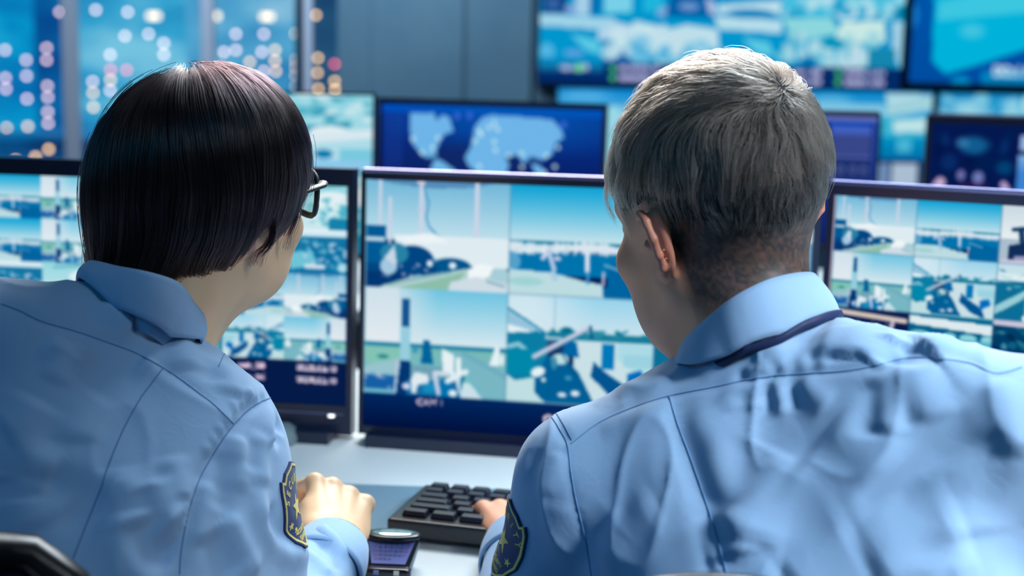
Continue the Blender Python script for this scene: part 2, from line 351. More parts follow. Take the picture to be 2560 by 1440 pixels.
def feed_car(c):
    c.rect(0, 0, 1, 1, (10, 115, 165)); c.vg(0, 0, 1, .16, (235, 245, 248), (190, 225, 236)); c.poly([(0, .3), (.4, .2), (1, .25), (1, .45), (0, .5)], (20, 120, 165)); c.poly([(.05, .55), (.45, .45), (.5, .82), (.1, .92)], (110, 195, 215)); c.blobs(13, 40, (.3, .25, 1, .9), .05, [(120, 190, 215), (200, 215, 235), (0, 100, 155)], .7); c.line([(.35, .84), (.62, .84)], .07, (210, 225, 235)); c.ell(.93, .85, .08, .1, (170, 220, 235))
def feed_dome(c):
    c.vg(0, 0, 1, 1, (150, 215, 225), (205, 232, 238)); c.line([(.2, .12), (1, .0)], .02, (60, 150, 170)); c.ell(.75, .35, .3, .2, (225, 240, 243)); c.blobs(15, 40, (.4, .3, 1, .9), .06, [(120, 200, 215), (60, 170, 195), (225, 240, 244)], .7); c.rect(.7, .75, 1, 1, (20, 130, 170))
FEEDS = [feed_yard, feed_harbor, feed_machine, feed_chimney, feed_crane, feed_tanks, feed_night, feed_drums, feed_bushes, feed_car, feed_dome]
def grid_line(c, xs, ys, col=(10, 60, 110), w=2.0):
    c.T = (0, 0, 1, 1); c.clip = None
    for x in xs: c.line([(x, ys[0]), (x, ys[-1])], w, col, .7)
    for y in ys: c.line([(xs[0], y), (xs[-1], y)], w, col, .7)

# ------------------------------------------------------------------ the room
m_wall = mat('grey_wall_paint', rgb(108, 136, 152), 0.85, noise=(3, rgb(94, 124, 144), .8))
m_floor = mat('dark_carpet', rgb(40, 52, 66), 0.95, noise=(60, rgb(26, 34, 48), 1))
m_ceil = mat('ceiling_board', rgb(120, 140, 155), 0.9)
m_trim = mat('pale_mullion', rgb(214, 210, 225), 0.6)  # lilac tint puts reflected light into the mullion colour
m_dark = mat('dark_mullion', rgb(12, 30, 56), 0.5)
XL, XR, YB, YF, ZC = -4.0, 4.5, -1.8, 5.95, 2.9
def slab(name, c, d, m, kind='structure'):
    return tag(MB().box(c, d).obj(name, m), kind=kind)
slab('floor', ((XL + XR) / 2, (YB + YF) / 2, -.05), (XR - XL + .4, YF - YB + .4, .1), m_floor)
slab('ceiling', ((XL + XR) / 2, (YB + YF) / 2, ZC + .05), (XR - XL + .4, YF - YB + .4, .1), m_ceil)
slab('wall_left', (XL - .1, (YB + YF) / 2, ZC / 2), (.2, YF - YB, ZC), m_wall)
slab('wall_right', (XR + .1, (YB + YF) / 2, ZC / 2), (.2, YF - YB, ZC), m_wall)
slab('wall_front', ((XL + XR) / 2, YB - .1, ZC / 2), (XR - XL + .4, .2, ZC), m_wall)
wx1 = -.74                                          # the window runs from the left wall to here
b = MB(); b.box(((XL + wx1) / 2, YF + .1, .32), (wx1 - XL, .2, .64)); b.box(((XL + wx1) / 2, YF + .1, (2.6 + ZC) / 2), (wx1 - XL, .2, ZC - 2.6))
b.box(((XR + wx1) / 2, YF + .1, ZC / 2), (XR - wx1, .2, ZC)); tag(b.obj('wall_back', m_wall), kind='structure')
pan = MB()                                          # shallow vertical wall boards behind the monitors
for x0, x1, t in ((-.60, -.22, .02), (-.2, .06, .035)): pan.box(((x0 + x1) / 2, YF - t / 2, ZC / 2), (x1 - x0, t, ZC))
tag(pan.obj('trim_1', m_wall, bevel=.004), kind='structure')
wf = MB(); win = empty('window_1', (0, 0, 0)); tag(win, kind='structure')
def px_x(px, d=5.9): return float(P(px, 300, d)[0])
for z in (.66, 2.58): wf.box(((XL + wx1) / 2, YF + .05, z), (wx1 - XL, .1, .05))
wf.obj('window_frame', m_dark, win, bevel=.004)
for px, w, m in ((168, .055, m_trim), (514, .05, m_trim), (744, .03, m_dark), (766, .035, m_trim), (-240, .05, m_trim)):
    MB().box((px_x(px), YF + .05, 1.62), (w, .06, 1.9)).obj('mullion', m, win, bevel=.003)
mg = bpy.data.materials.new('window_glass'); mg.use_nodes = True; nt = mg.node_tree; nt.nodes.clear()
o_ = nt.nodes.new('ShaderNodeOutputMaterial'); mx = nt.nodes.new('ShaderNodeMixShader'); tr = nt.nodes.new('ShaderNodeBsdfTransparent'); gl = nt.nodes.new('ShaderNodeBsdfGlossy'); fr = nt.nodes.new('ShaderNodeFresnel')
gl.inputs['Roughness'].default_value = .02; fr.inputs[0].default_value = 1.5
nt.links.new(fr.outputs[0], mx.inputs[0]); nt.links.new(tr.outputs[0], mx.inputs[1]); nt.links.new(gl.outputs[0], mx.inputs[2]); nt.links.new(mx.outputs[0], o_.inputs[0])
MB().box(((XL + wx1) / 2, YF + .1, 1.62), (wx1 - XL, .012, 1.92)).obj('pane', mg, win)

# ------------------------------------------------------------------ the city beyond the window
def mat_reflection_facade(name, ca, cb, cc, seed, sc):  # blue emission stands in for screen reflections in the window glass
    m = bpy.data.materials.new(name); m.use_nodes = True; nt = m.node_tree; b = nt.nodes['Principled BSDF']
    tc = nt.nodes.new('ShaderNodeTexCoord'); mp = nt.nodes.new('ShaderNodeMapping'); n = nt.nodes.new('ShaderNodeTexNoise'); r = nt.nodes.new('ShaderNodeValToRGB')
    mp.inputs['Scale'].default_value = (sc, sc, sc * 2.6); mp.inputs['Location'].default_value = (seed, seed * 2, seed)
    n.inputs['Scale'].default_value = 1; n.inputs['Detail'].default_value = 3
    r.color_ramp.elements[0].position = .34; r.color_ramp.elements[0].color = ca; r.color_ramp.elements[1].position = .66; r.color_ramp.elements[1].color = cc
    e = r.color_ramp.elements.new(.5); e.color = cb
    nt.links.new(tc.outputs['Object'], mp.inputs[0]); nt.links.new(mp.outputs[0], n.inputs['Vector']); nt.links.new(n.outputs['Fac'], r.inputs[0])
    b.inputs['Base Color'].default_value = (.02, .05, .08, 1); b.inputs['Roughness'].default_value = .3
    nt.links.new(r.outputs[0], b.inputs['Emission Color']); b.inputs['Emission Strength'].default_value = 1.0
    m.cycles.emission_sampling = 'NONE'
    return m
def glow(name, c, s):
    m = bpy.data.materials.new(name); m.use_nodes = True; b = m.node_tree.nodes['Principled BSDF']; b.inputs['Base Color'].default_value = c
    b.inputs['Emission Color'].default_value = c; b.inputs['Emission Strength'].default_value = s; m.cycles.emission_sampling = 'NONE'; return m
g_white, g_warm, g_red = glow('window_light_white', rgb(240, 205, 205), 5.0), glow('window_light_warm', rgb(240, 195, 135), 5.5), glow('window_light_red', rgb(245, 90, 120), 5)
g_big = glow('lamp_reflection_glow', rgb(255, 228, 190), 2.6)  # glowing boxes stand in for ceiling lamps reflected in the glass
TOWERS = [  # px range, top py, depth, reflection glow colours, label
    (-420, 92, -420, 66, (0, 110, 180), (0, 150, 205), (30, 175, 220), .25, 'office tower with painted cyan screen reflections nearest the edge of the window'),
    (92, 188, -380, 56, (0, 70, 140), (0, 100, 165), (0, 130, 190), .25, 'office tower with painted darker blue reflections behind the first pale mullion'),
    (186, 480, -500, 50, (0, 110, 175), (50, 165, 210), (120, 200, 228), .22, 'office tower with bands of painted pale cyan screen reflections'),
    (470, 744, -460, 42, (20, 120, 180), (85, 170, 212), (165, 210, 232), .20, 'office tower with the brightest painted reflections seen past the second pale mullion'),
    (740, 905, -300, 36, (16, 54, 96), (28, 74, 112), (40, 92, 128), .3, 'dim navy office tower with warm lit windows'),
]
DOTS = '13,125 66,150 117,120 117,150 14,195 15,222 67,190 68,247 119,215 120,243 120,280 121,308 17,320w 18,348w 70,316w 72,342w 121,335w 123,373w 190,235 190,327w 192,362w 183,118 187,143 232,204 233,232w 234,268w 276,137 277,200w 276,226 277,175r 317,175r 313,90 385,40b 535,40b 668,42b 320,30 240,25 150,30 410,137 410,108 478,85 478,108 372,85 525,130 560,130 590,125 655,130 688,125w 688,152w 690,178w 625,155w 660,178 660,85 590,85 740,84w 774,79w 774,97w 773,118w 741,150w 741,168w 741,188w 742,216w 774,166w 795,145w 794,182w 773,205w 775,224w 796,222w 837,160r 837,203w 838,224w 745,38w 790,38w 40,400w 90,392w 250,380'.split()
towers = []
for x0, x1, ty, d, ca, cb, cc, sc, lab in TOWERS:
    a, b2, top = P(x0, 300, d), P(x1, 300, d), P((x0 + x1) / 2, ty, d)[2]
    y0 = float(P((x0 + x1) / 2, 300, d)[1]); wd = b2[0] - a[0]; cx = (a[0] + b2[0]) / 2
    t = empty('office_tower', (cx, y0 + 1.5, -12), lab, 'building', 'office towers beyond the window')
    fm = mat_reflection_facade('facade_' + str(len(towers)), rgb(*ca), rgb(*cb), rgb(*cc), len(towers) * 3.7, sc)
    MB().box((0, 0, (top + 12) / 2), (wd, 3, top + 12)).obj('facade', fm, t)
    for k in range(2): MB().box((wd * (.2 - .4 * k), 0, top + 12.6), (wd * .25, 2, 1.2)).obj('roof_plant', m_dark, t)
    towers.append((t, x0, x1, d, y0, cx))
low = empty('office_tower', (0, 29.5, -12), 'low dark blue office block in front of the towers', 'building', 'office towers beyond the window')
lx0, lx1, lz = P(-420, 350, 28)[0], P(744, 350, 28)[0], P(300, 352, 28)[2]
MB().box(((lx0 + lx1) / 2, 0, (lz + 12) / 2), (lx1 - lx0, 3, lz + 12)).obj('facade', mat_reflection_facade('facade_low', rgb(0, 42, 92), rgb(0, 66, 122), rgb(10, 96, 150), 21, .5), low)
for s in DOTS:
    px, py = [float(q.strip('wrb')) for q in s.split(',')]
    m = {'w': g_warm, 'r': g_red, 'b': g_big}.get(s[-1], g_white)
    if py > 356 and px < 744: t, d, y0, cx = low, 28, 28, 0
    else:
        c = [q for q in towers if q[1] <= px < q[2]]; t, _, _, d, y0, cx = c[0]
    y0 = t.location[1] - 1.5
    k = (y0 - CAM[1]) / (CF[1] + CR[1] * (px - 1280) / FPX + CU[1] * (720 - py) / FPX)
    p = P(px, py, k) - np.array(t.location); s_ = .0024 * k
    if s[-1] == 'b': MB().box((p[0], p[1] - .03, p[2]), (s_ * 3.4, .06, s_ * 1.6)).obj('lamp_reflection', m, t)
    else: MB().box((p[0], p[1] - .03, p[2]), (s_, .06, s_)).obj('lit_window', m, t)
tag(MB().box((0, 40, -12.2), (200, 130, .4)).obj('ground', m_dark), kind='structure')

# ------------------------------------------------------------------ desks
m_desk = mat('white_desk_laminate', rgb(226, 236, 240), 0.35, spec=.5)
m_leg = mat('grey_desk_metal', rgb(90, 104, 120), 0.4, metal=.7)
m_desk_shade = mat('grey_desk_shade', rgb(112, 146, 168), 0.75)  # grey slab colour stands in for reflection and shadow on the desk
def desk(name, x0, x1, y0, y1, label, group=None):
    t = empty(name, ((x0 + x1) / 2, (y0 + y1) / 2, 0), label, 'desk', group); w, dp = x1 - x0, y1 - y0
    MB().box((0, 0, .735), (w, dp, .03)).obj('desktop', m_desk, t, bevel=.004)
    for sx in (-1, 1):
        for sy in (-1, 1): MB().box((sx * (w / 2 - .08), sy * (dp / 2 - .08), .36), (.05, .05, .72)).obj('leg', m_leg, t, bevel=.004)
    MB().box((0, dp / 2 - .06, .52), (w - .22, .02, .36)).obj('modesty_panel', m_leg, t)
    return t
desk('control_desk', -1.5, 2.3, 1.36, 2.36, 'long white control desk the two guards lean over')
desk('monitor_desk', -1.2, 2.6, 2.92, 3.62, 'second white desk behind carrying the back row of monitors')

# ------------------------------------------------------------------ monitors
m_bez = mat('monitor_bezel', rgb(14, 22, 50), 0.28, spec=.6)
m_edge = mat('monitor_metal_edge', rgb(120, 120, 160), 0.3, metal=.9)
m_scrA = mat_screen('screen_picture', True); m_scrB = mat_screen('far_screen_picture', False)
m_led = glow('power_led', (1, 1, 1, 1), 1.5)
def rot(yaw, tilt):
    return Matrix.Rotation(math.radians(-yaw), 3, 'Z') @ Matrix.Rotation(math.radians(-tilt), 3, 'X')
def monitor(corner, which, w, h, yaw, tilt, bez, cv, label, group, scr=None, desk_z=.75, cat='monitor', thick=.018, edge=False, name='monitor'):
    "corner: world place of the top-left ('TL') or top-right ('TR') corner of its front; bez: left, top, right, bottom rims"
    R = rot(yaw, tilt); loc = Vector(corner) - R @ Vector((0 if which == 'TL' else w, 0, h))
    t = empty(name, loc, label, cat, group, R.to_euler()); l, tp, rr, bt = bez
    f = MB()
    f.box((w / 2, thick / 2 + .004, h / 2), (w, thick, h))
    f.box((l / 2, .002, h / 2), (l, .012, h)); f.box((w - rr / 2, .002, h / 2), (rr, .012, h))
    f.box((w / 2, .002, h - tp / 2), (w - l - rr, .012, tp)); f.box((w / 2, .002, bt / 2), (w - l - rr, .012, bt))
    f.obj('bezel', m_bez, t)
    if edge: MB().tube([(.004, -.002, h), (w - .004, -.002, h)], .0035, 8).obj('rim', m_edge, t)
    y = .001
    picture('screen', cv, ((l, y, h - tp), (w - rr, y, h - tp), (l, y, bt)), scr or m_scrA, t)
    if desk_z is not None:
        Ri = R.inverted(); c = R @ Vector((w / 2, thick + .01, h * .35)) + loc
        st = MB(); st.box((0, .0, -.0 + (desk_z - c.z) / 2 + .05), (.07, .03, (c.z - desk_z) + .1))
        st.lathe((0, .0, desk_z - c.z), [(.11, 0), (.11, .008), (.1, .012)], 32, 1.1, .8)
        if which == 'TL' and w > .6 or which == 'TR' and w > .6: st.box((0, -.035, desk_z - c.z + .0085), (w * .93, .10, .017))  # wide dark bar added in place of the shadow under the monitor
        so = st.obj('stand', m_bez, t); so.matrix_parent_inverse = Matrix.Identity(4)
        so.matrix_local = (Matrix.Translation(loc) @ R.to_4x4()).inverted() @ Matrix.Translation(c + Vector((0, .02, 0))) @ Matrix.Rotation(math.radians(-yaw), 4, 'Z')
    return t
MMX = .7   # canvas samples per millimetre
# middle monitor, four large feeds seen
cv = Cv(0, 0, 610, 341, MMX, (4, 34, 88))
cv.vg(0, 294, 610, 341, (0, 40, 98), (0, 16, 62))
for r in range(2):
    for c in range(3):
        cv.frame(2 + c * 202, r * 147, 2 + (c + 1) * 202, (r + 1) * 147); FEEDS[(0, 1, 2, 3, 4, 5)[r * 3 + c]](cv)
grid_line(cv, [204, 406], [0, 147, 294], (60, 110, 150), 1.2)
cv.T = (0, 0, 1, 1); cv.clip = None
cv.line([(1.2, 0), (1.2, 294)], 1.5, (150, 200, 210)); cv.text('CAM 1', 78, 307, 8, (240, 205, 220), 0, 1.15); cv.text('00:00:11', 258, 326, 17, (250, 225, 232), 0, 1.1)
cv.blur(2)
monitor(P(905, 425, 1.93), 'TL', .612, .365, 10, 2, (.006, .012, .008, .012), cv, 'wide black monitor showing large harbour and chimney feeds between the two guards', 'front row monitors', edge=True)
# left monitor
cv = Cv(0, 0, 626, 305, MMX, (4, 26, 72))
FN = [[2, 10, 0, 1, 5, 8, 10], [0, 1, 3, 4, 9, 2, 9], [3, 4, 6, 7, 0, 1, 0], [6, 7, 0, 1, 5, 4, 3]]
for r in range(4):
    for c in range(7):
        cv.frame(4 + c * 88.5, r * 61, 4 + (c + 1) * 88.5, (r + 1) * 61); cv.mx = (c >= 5 and r >= 2); FEEDS[[0, 1, 3, 4, 5, 9, 10][(c + 2 * r) % 7] if (c < 4 and r != 1) else FN[r][c]](cv)
grid_line(cv, [4 + 88.5 * i for i in range(8)], [61 * i for i in range(1, 5)], (60, 130, 180), 1.0)
cv.T = (0, 0, 1, 1); cv.clip = None
cv.line([(622, 0), (622, 246)], 3, (214, 200, 226)); cv.vg(0, 244, 626, 282, (6, 20, 56), (10, 40, 90)); cv.vg(0, 278, 626, 305, (12, 66, 130), (0, 40, 100)); cv.line([(0, 262), (626, 262)], 1, (30, 70, 120))
for k, (a_, z) in enumerate((('cam_03', 257), ('cam_04', 274))):
    for xo in (96, 478): cv.text(a_, xo - 8, z, 7.5, (235, 205, 225), 0, 1.1)
    for xo in (170, 542): cv.ell(xo + 3, z - 4, 5, 5, (90, 225, 80)); cv.text('00:00:15:10', xo + 12, z, 7.5, (235, 215, 230), 0, 1.12)
cv.blur(2)
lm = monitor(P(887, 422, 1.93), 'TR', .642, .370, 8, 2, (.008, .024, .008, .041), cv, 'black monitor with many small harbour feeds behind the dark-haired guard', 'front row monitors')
MB().box((.628, -.003, .02), (.62, .004, .002)).obj('chin_line', m_edge, lm) if False else None
MB().lathe((.614, -.006, .026), [(.0045, 0), (.0045, .003)], 16).obj('power_light', m_led, lm)
MB().box((.321, -.0045, .030), (.62, .003, .0018)).obj('chin_line', m_edge, lm)
# right monitor
cv = Cv(0, 0, 610, 340, MMX, (4, 40, 90))
FN = [[0, 1, 2, 10, 0, 1], [3, 4, 5, 9, 3, 4], [6, 7, 8, 8, 5, 7], [8, 5, 6, 7, 0, 1], [8, 8, 8, 8, 8, 8]]
for r in range(5):
    for c in range(6):
        cv.frame(3 + c * 101, r * 71.5, 3 + (c + 1) * 101, (r + 1) * 71.5); FEEDS[FN[r][c]](cv)
grid_line(cv, [3 + 101 * i for i in range(7)], [71.5 * i for i in range(0, 5)], (50, 110, 150), 1.0)
cv.T = (0, 0, 1, 1); cv.clip = None; cv.line([(1, 0), (1, 140)], 2, (206, 180, 190)); cv.line([(206, 143), (610, 143)], 2.5, (205, 195, 215)); cv.blur(1)
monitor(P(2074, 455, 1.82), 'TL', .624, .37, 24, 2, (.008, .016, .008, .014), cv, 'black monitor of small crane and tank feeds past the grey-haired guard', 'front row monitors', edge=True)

# back row, canvases in pixels of the photograph
cv = Cv(955, 262, 1515, 560, .42, (4, 22, 88))
cv.vg(955, 262, 1515, 284, (0, 80, 190), (0, 74, 180)); cv.vg(955, 284, 1515, 560, (10, 50, 140), (2, 16, 76)); cv.ell(1300, 300, 240, 60, (0, 90, 180), 0, .6, 60); cv.ell(1190, 400, 150, 50, (20, 40, 90), 0, .5, 40)
for i in range(26): cv.line([(962, 290 + i * 6), (1010, 290 + i * 6)], 1.5, (50, 90, 190), .6)
LC = (110, 180, 232)
for pg in ([(1030, 284), (1090, 282), (1098, 300), (1112, 286), (1130, 290), (1142, 325), (1120, 332), (1108, 350), (1098, 372), (1100, 385), (1078, 392), (1060, 385), (1032, 352), (1028, 310)],
           [(1095, 392), (1112, 396), (1150, 420), (1158, 445), (1130, 500), (1112, 520), (1100, 470), (1082, 425)],
           [(1190, 345), (1196, 310), (1216, 288), (1240, 282), (1300, 284), (1390, 288), (1412, 310), (1420, 330), (1400, 345), (1392, 372), (1370, 386), (1340, 378), (1322, 396), (1306, 376), (1276, 382), (1286, 400), (1262, 470), (1240, 500), (1226, 440), (1184, 408), (1172, 388), (1186, 362)],
           [(1340, 392), (1366, 400), (1384, 430), (1362, 440)], [(1375, 450), (1440, 440), (1455, 480), (1400, 490)]): cv.poly(pg, LC)
for x, y in ((1150, 288), (1182, 286), (1418, 300)): cv.ell(x, y, 8, 9, (50, 100, 210))
for x, y in ((1038, 346), (1102, 342), (1089, 366), (1062, 378), (1208, 322), (1245, 302), (1254, 316), (1198, 346), (1246, 346), (1250, 366), (1210, 406), (1284, 378), (1316, 372), (1318, 404), (1406, 354), (1378, 374), (1400, 400), (1375, 415), (1212, 330), (1232, 312)): cv.ell(x, y, 5, 5, (205, 240, 240))
cv.blur(1)
monitor(P(948, 243, 3.2), 'TL', .52, .30, 14, 2, (.008, .014, .008, .014), cv, 'black monitor showing a blue world map with glowing dots', 'back row monitors', m_scrB)
cv = Cv(540, 238, 932, 640, .42, (20, 120, 160))
cv.frame(540, 238, 932, 430); cv.vg(0, 0, 1, 1, (140, 210, 225), (190, 225, 235)); cv.blobs(21, 60, (.3, .0, 1, .45), .05, [(210, 232, 238), (90, 180, 200), (40, 150, 180), (165, 220, 230)], .8); cv.poly([(.5, .42), (.7, .4), (.8, .56), (.5, .56)], (20, 140, 175)); cv.ell(.72, .5, .14, .09, (225, 238, 242)); cv.line([(.6, .58), (1, .5)], .06, (215, 232, 240)); cv.ell(.68, .78, .06, .06, (0, 125, 175)); cv.rect(.78, .7, 1, .86, (120, 200, 222)); cv.rect(.5, .86, 1, 1, (140, 200, 235)); cv.rect(.5, 0, .8, .03, WH)
cv.frame(540, 430, 932, 640); feed_dome(cv); cv.blobs(31, 8, (.93, 0, 1, 1), .03, [WH, DB], .9); cv.blur(1)
monitor(P(940, 233, 3.12), 'TR', .36, .37, 6, 2, (.008, .006, .006, .014), cv, 'small monitor of pale harbour feeds between the dark-haired guard and the world map', 'back row monitors', m_scrB)
cv = Cv(1640, 292, 2200, 560, .42, (16, 34, 120))
cv.vg(1640, 292, 2200, 560, (44, 80, 180), (14, 30, 90)); cv.vg(1640, 292, 2200, 304, (120, 130, 190), (60, 90, 190)); cv.vg(2060, 304, 2080, 400, (30, 60, 170), (20, 40, 120)); cv.rect(2075, 305, 2190, 470, (24, 44, 110)); cv.vg(2085, 306, 2186, 330, (36, 84, 190), (40, 80, 180))
for i, y in enumerate((322, 336, 350, 364, 376)): cv.line([(2092, y), (2184, y + 1)], 5, (120, 130, 200), .75); cv.line([(2082, y), (2088, y)], 5, (20, 30, 110))
for x in (2088, 2116, 2146, 2172): cv.ell(x, 402, 11, 11, (70, 84, 140)); cv.ell(x, 402, 5, 5, (26, 44, 100))
cv.line([(2080, 424), (2190, 426)], 2, (60, 80, 150)); cv.blobs(5, 14, (2080, 430, 2190, 460), 10, [(20, 60, 110), (30, 90, 130), (60, 70, 140)], .6); cv.blur(1)
monitor(P(2202, 282, 3.05), 'TR', .5, .3, 6, 2, (.008, .01, .006, .014), cv, 'monitor with a dark blue list and round icons close by the grey-haired guard', 'back row monitors', m_scrB, edge=True)
cv = Cv(2325, 300, 2760, 540, .42, (4, 24, 80))
cv.blobs(8, 26, (2330, 320, 2600, 480), 16, [(0, 30, 80), (8, 50, 110), (2, 20, 70)], .7); cv.ell(2420, 345, 30, 18, (20, 110, 160), 0, .8, 12); cv.ell(2395, 340, 14, 10, (60, 130, 180), 0, .7, 8)
cv.line([(2352, 425), (2330, 458)], 22, (200, 170, 205)); cv.line([(2490, 425), (2522, 472)], 14, (190, 170, 215)); cv.ell(2396, 408, 9, 11, (110, 110, 170)); cv.ell(2434, 412, 12, 13, (110, 120, 180)); cv.line([(2400, 430), (2450, 428)], 10, (70, 20, 70), .7); cv.ell(2416, 472, 12, 14, (150, 165, 200)); cv.line([(2310, 465), (2390, 480)], 12, (110, 140, 190), .7); cv.ell(2490, 390, 18, 14, (0, 90, 140), 0, .6, 10)
cv.rect(2520, 322, 2760, 352, (150, 180, 230)); cv.rect(2518, 362, 2760, 540, (60, 130, 210)); cv.vg(2518, 362, 2760, 400, (130, 175, 225), (60, 130, 210)); cv.blur(1)
monitor(P(2318, 286, 3.0), 'TL', .42, .27, 12, 2, (.012, .018, .008, .014), cv, 'navy monitor with scattered violet shapes at the far end of the back row', 'back row monitors', m_scrB, edge=True)

# wall displays
cv = Cv(1352, -300, 2266, 216, .36, (4, 44, 104))
WD = 5.82
for r in range(3):
    for c in range(5):
        cv.frame(1352 + c * 183, -300 + r * 112, 1352 + (c + 1) * 183, -300 + (r + 1) * 112); FEEDS[(r * 5 + c * 2) % 11](cv)
cv.T = (0, 0, 1, 1); cv.clip = None; C1, C2, C3 = (0, 150, 205), (0, 115, 180), (150, 215, 232)
cv.rect(1352, -20, 2266, 40, C1); cv.rect(1358, -20, 1420, 38, (0, 60, 125)); cv.ell(1385, 15, 20, 18, (50, 95, 160)); cv.poly([(1440, -20), (1476, -20), (1476, 40), (1440, 40)], (165, 205, 232)); cv.ell(1428, 28, 14, 12, (130, 160, 215)); cv.rect(1478, -20, 1506, 38, C2); cv.rect(1512, -20, 1582, 38, (120, 208, 232)); cv.poly([(1490, 38), (1600, 30), (1560, 56)], (0, 160, 205)); cv.rect(1610, -20, 1660, 30, (30, 180, 220))
cv.poly([(1640, 50), (1650, 20), (1680, 10), (1672, 60)], (125, 170, 218)); cv.poly([(1680, -20), (1790, -20), (1790, 50), (1660, 75)], (0, 95, 165)); cv.ell(1725, 15, 26, 10, (110, 150, 205)); cv.poly([(1764, -10), (1790, 4), (1798, 40), (1774, 30)], (170, 190, 225)); cv.poly([(1795, 10), (1960, -5), (1950, 30), (1800, 30)], (190, 222, 236)); cv.ell(1880, 30, 60, 12, (0, 130, 190)); cv.rect(1960, -20, 2266, 34, (70, 190, 222)); cv.ell(2120, 20, 28, 24, (200, 228, 236)); cv.poly([(2170, 30), (2266, 0), (2266, 34)], (0, 130, 170)); cv.blobs(41, 30, (1960, -20, 2260, 34), 16, [(150, 215, 232), (0, 140, 195), (205, 230, 238)], .6)
cv.rect(1352, 40, 2266, 165, C1); cv.poly([(1352, 40), (1540, 48), (1545, 80), (1352, 70)], (160, 210, 232)); cv.poly([(1430, 90), (1500, 105), (1510, 140), (1470, 130)], (90, 200, 228)); cv.ell(1372, 136, 20, 22, (80, 180, 226)); cv.ell(1440, 138, 26, 9, (90, 160, 222)); cv.rect(1516, 108, 1590, 165, (0, 100, 170)); cv.poly([(1500, 80), (1540, 55), (1600, 70), (1672, 60), (1660, 100), (1500, 104)], (175, 210, 232)); cv.blobs(42, 26, (1520, 70, 1680, 140), 20, [(200, 228, 236), (175, 215, 232)], .8)
cv.poly([(1640, 84), (1720, 60), (1800, 70), (1806, 130), (1700, 140), (1600, 150)], (190, 222, 234)); cv.ell(1665, 135, 16, 36, (205, 232, 242)); cv.blobs(43, 30, (1600, 110, 1830, 155), 18, [(110, 190, 226), (170, 215, 232), (70, 170, 215)], .7); cv.poly([(1790, 38), (1960, 44), (1960, 78), (1800, 70)], (180, 220, 234)); cv.poly([(1860, 90), (1930, 100), (1946, 138), (1900, 130)], (90, 200, 226)); cv.ell(1880, 140, 28, 9, (100, 165, 222))
cv.poly([(1960, 40), (2080, 34), (2110, 75), (1990, 95)], (140, 215, 222)); cv.poly([(2110, 45), (2215, 40), (2222, 95), (2090, 100)], (200, 232, 228)); cv.poly([(2235, 40), (2262, 40), (2262, 160), (2240, 120)], (160, 205, 226)); cv.blobs(44, 40, (1960, 80, 2200, 165), 18, [(150, 210, 222), (190, 222, 232), (110, 190, 215)], .75); cv.ell(2030, 150, 22, 16, (0, 120, 180)); cv.ell(2090, 100, 30, 14, (0, 150, 190)); cv.ell(2150, 130, 16, 34, (185, 218, 230)); cv.rect(2180, 110, 2250, 160, (20, 135, 175))
cv.rect(1352, 160, 2266, 216, (2, 42, 104)); cv.vg(1352, 150, 1516, 186, C1, (20, 90, 140))
for x, w in ((1392, 0), (1540, 1), (1690, 1), (1830, 0), (1980, 0), (2108, 1)):
    for z in (180, 204):
        if x == 1392 and z > 190: continue
        if w: cv.ell(x, z - 5, 8, 8, (70, 200, 110))
        cv.text('00:00:15:10' if w else 'cam_03', x + 16, z, 13, (205, 200, 236), 0, 1.15)
cv.ell(1455, 175, 10, 10, (110, 220, 140)); cv.blur(1)
m_frame = mat('display_frame', rgb(8, 30, 70), .4)
def wall_display(x0, y0, x1, y1, d, cv, label, rim=8):
    tl, tr, bl = P(x0, y0, d), P(x1, y0, d), P(x0, y1, d); y = YF - .06
    k = 1.0
    def onwall(px, py):
        dd = (y - CAM[1]) / (CF[1] + CR[1] * (px - 1280) / FPX + CU[1] * (720 - py) / FPX); return P(px, py, dd)
    a, b_ = onwall(x0, (y0 + y1) / 2), onwall(x1, (y0 + y1) / 2); zt, zb = onwall((x0 + x1) / 2, y0)[2], onwall((x0 + x1) / 2, y1)[2]
    t = empty('wall_display', ((a[0] + b_[0]) / 2, y, zb), label, 'display', 'wall displays'); w = b_[0] - a[0]; h = zt - zb; r = rim / FPX * d
    f = MB().box((0, .03, h / 2), (w + 2 * r, .05, h + 2 * r)); f.obj('casing', m_frame, t, bevel=.003)
    picture('screen', cv, ((-w / 2, -.002, h), (w / 2, -.002, h), (-w / 2, -.002, 0)), m_scrB, t)
wall_display(1352, -300, 2266, 216, WD, cv, 'large wall display of bright cyan feeds above the grey-haired guard', 5)
cv = Cv(2288, -300, 3100, 216, .3, (0, 60, 140)); cv.vg(2288, -300, 3100, 216, (0, 96, 180), (0, 76, 160)); cv.poly([(2335, -120), (3000, -150), (3000, 70), (2640, 100), (2560, 130), (2460, 165), (2380, 190), (2345, 160)], (0, 178, 218)); cv.poly([(2350, 10), (2640, -60), (2640, 22), (2350, 56)], (60, 198, 224)); cv.ell(2440, 80, 30, 18, (80, 200, 225), 0, .8, 14); cv.ell(2420, 210, 24, 14, (0, 150, 205)); cv.rect(2470, 180, 3000, 216, (0, 130, 190)); cv.text('00:15:40', 2500, 192, 26, (210, 232, 246), 0, 1.2); cv.ell(2290, 45, 14, 30, (20, 120, 200)); cv.vg(2288, 214, 3100, 216, (0, 40, 100), (0, 40, 100)); cv.blur(1)
wall_display(2288, -300, 3100, 216, WD, cv, 'wall display filled by one big cyan picture beside the feed display', 5)
cv = Cv(1392, 226, 2002, 560, .3, (20, 140, 200)); cv.vg(1392, 226, 2002, 300, (0, 130, 205), (120, 190, 230)); cv.ell(1460, 245, 60, 12, (90, 180, 232), 0, .8, 10); cv.vg(1392, 268, 2002, 300, (110, 190, 225), (150, 210, 228))
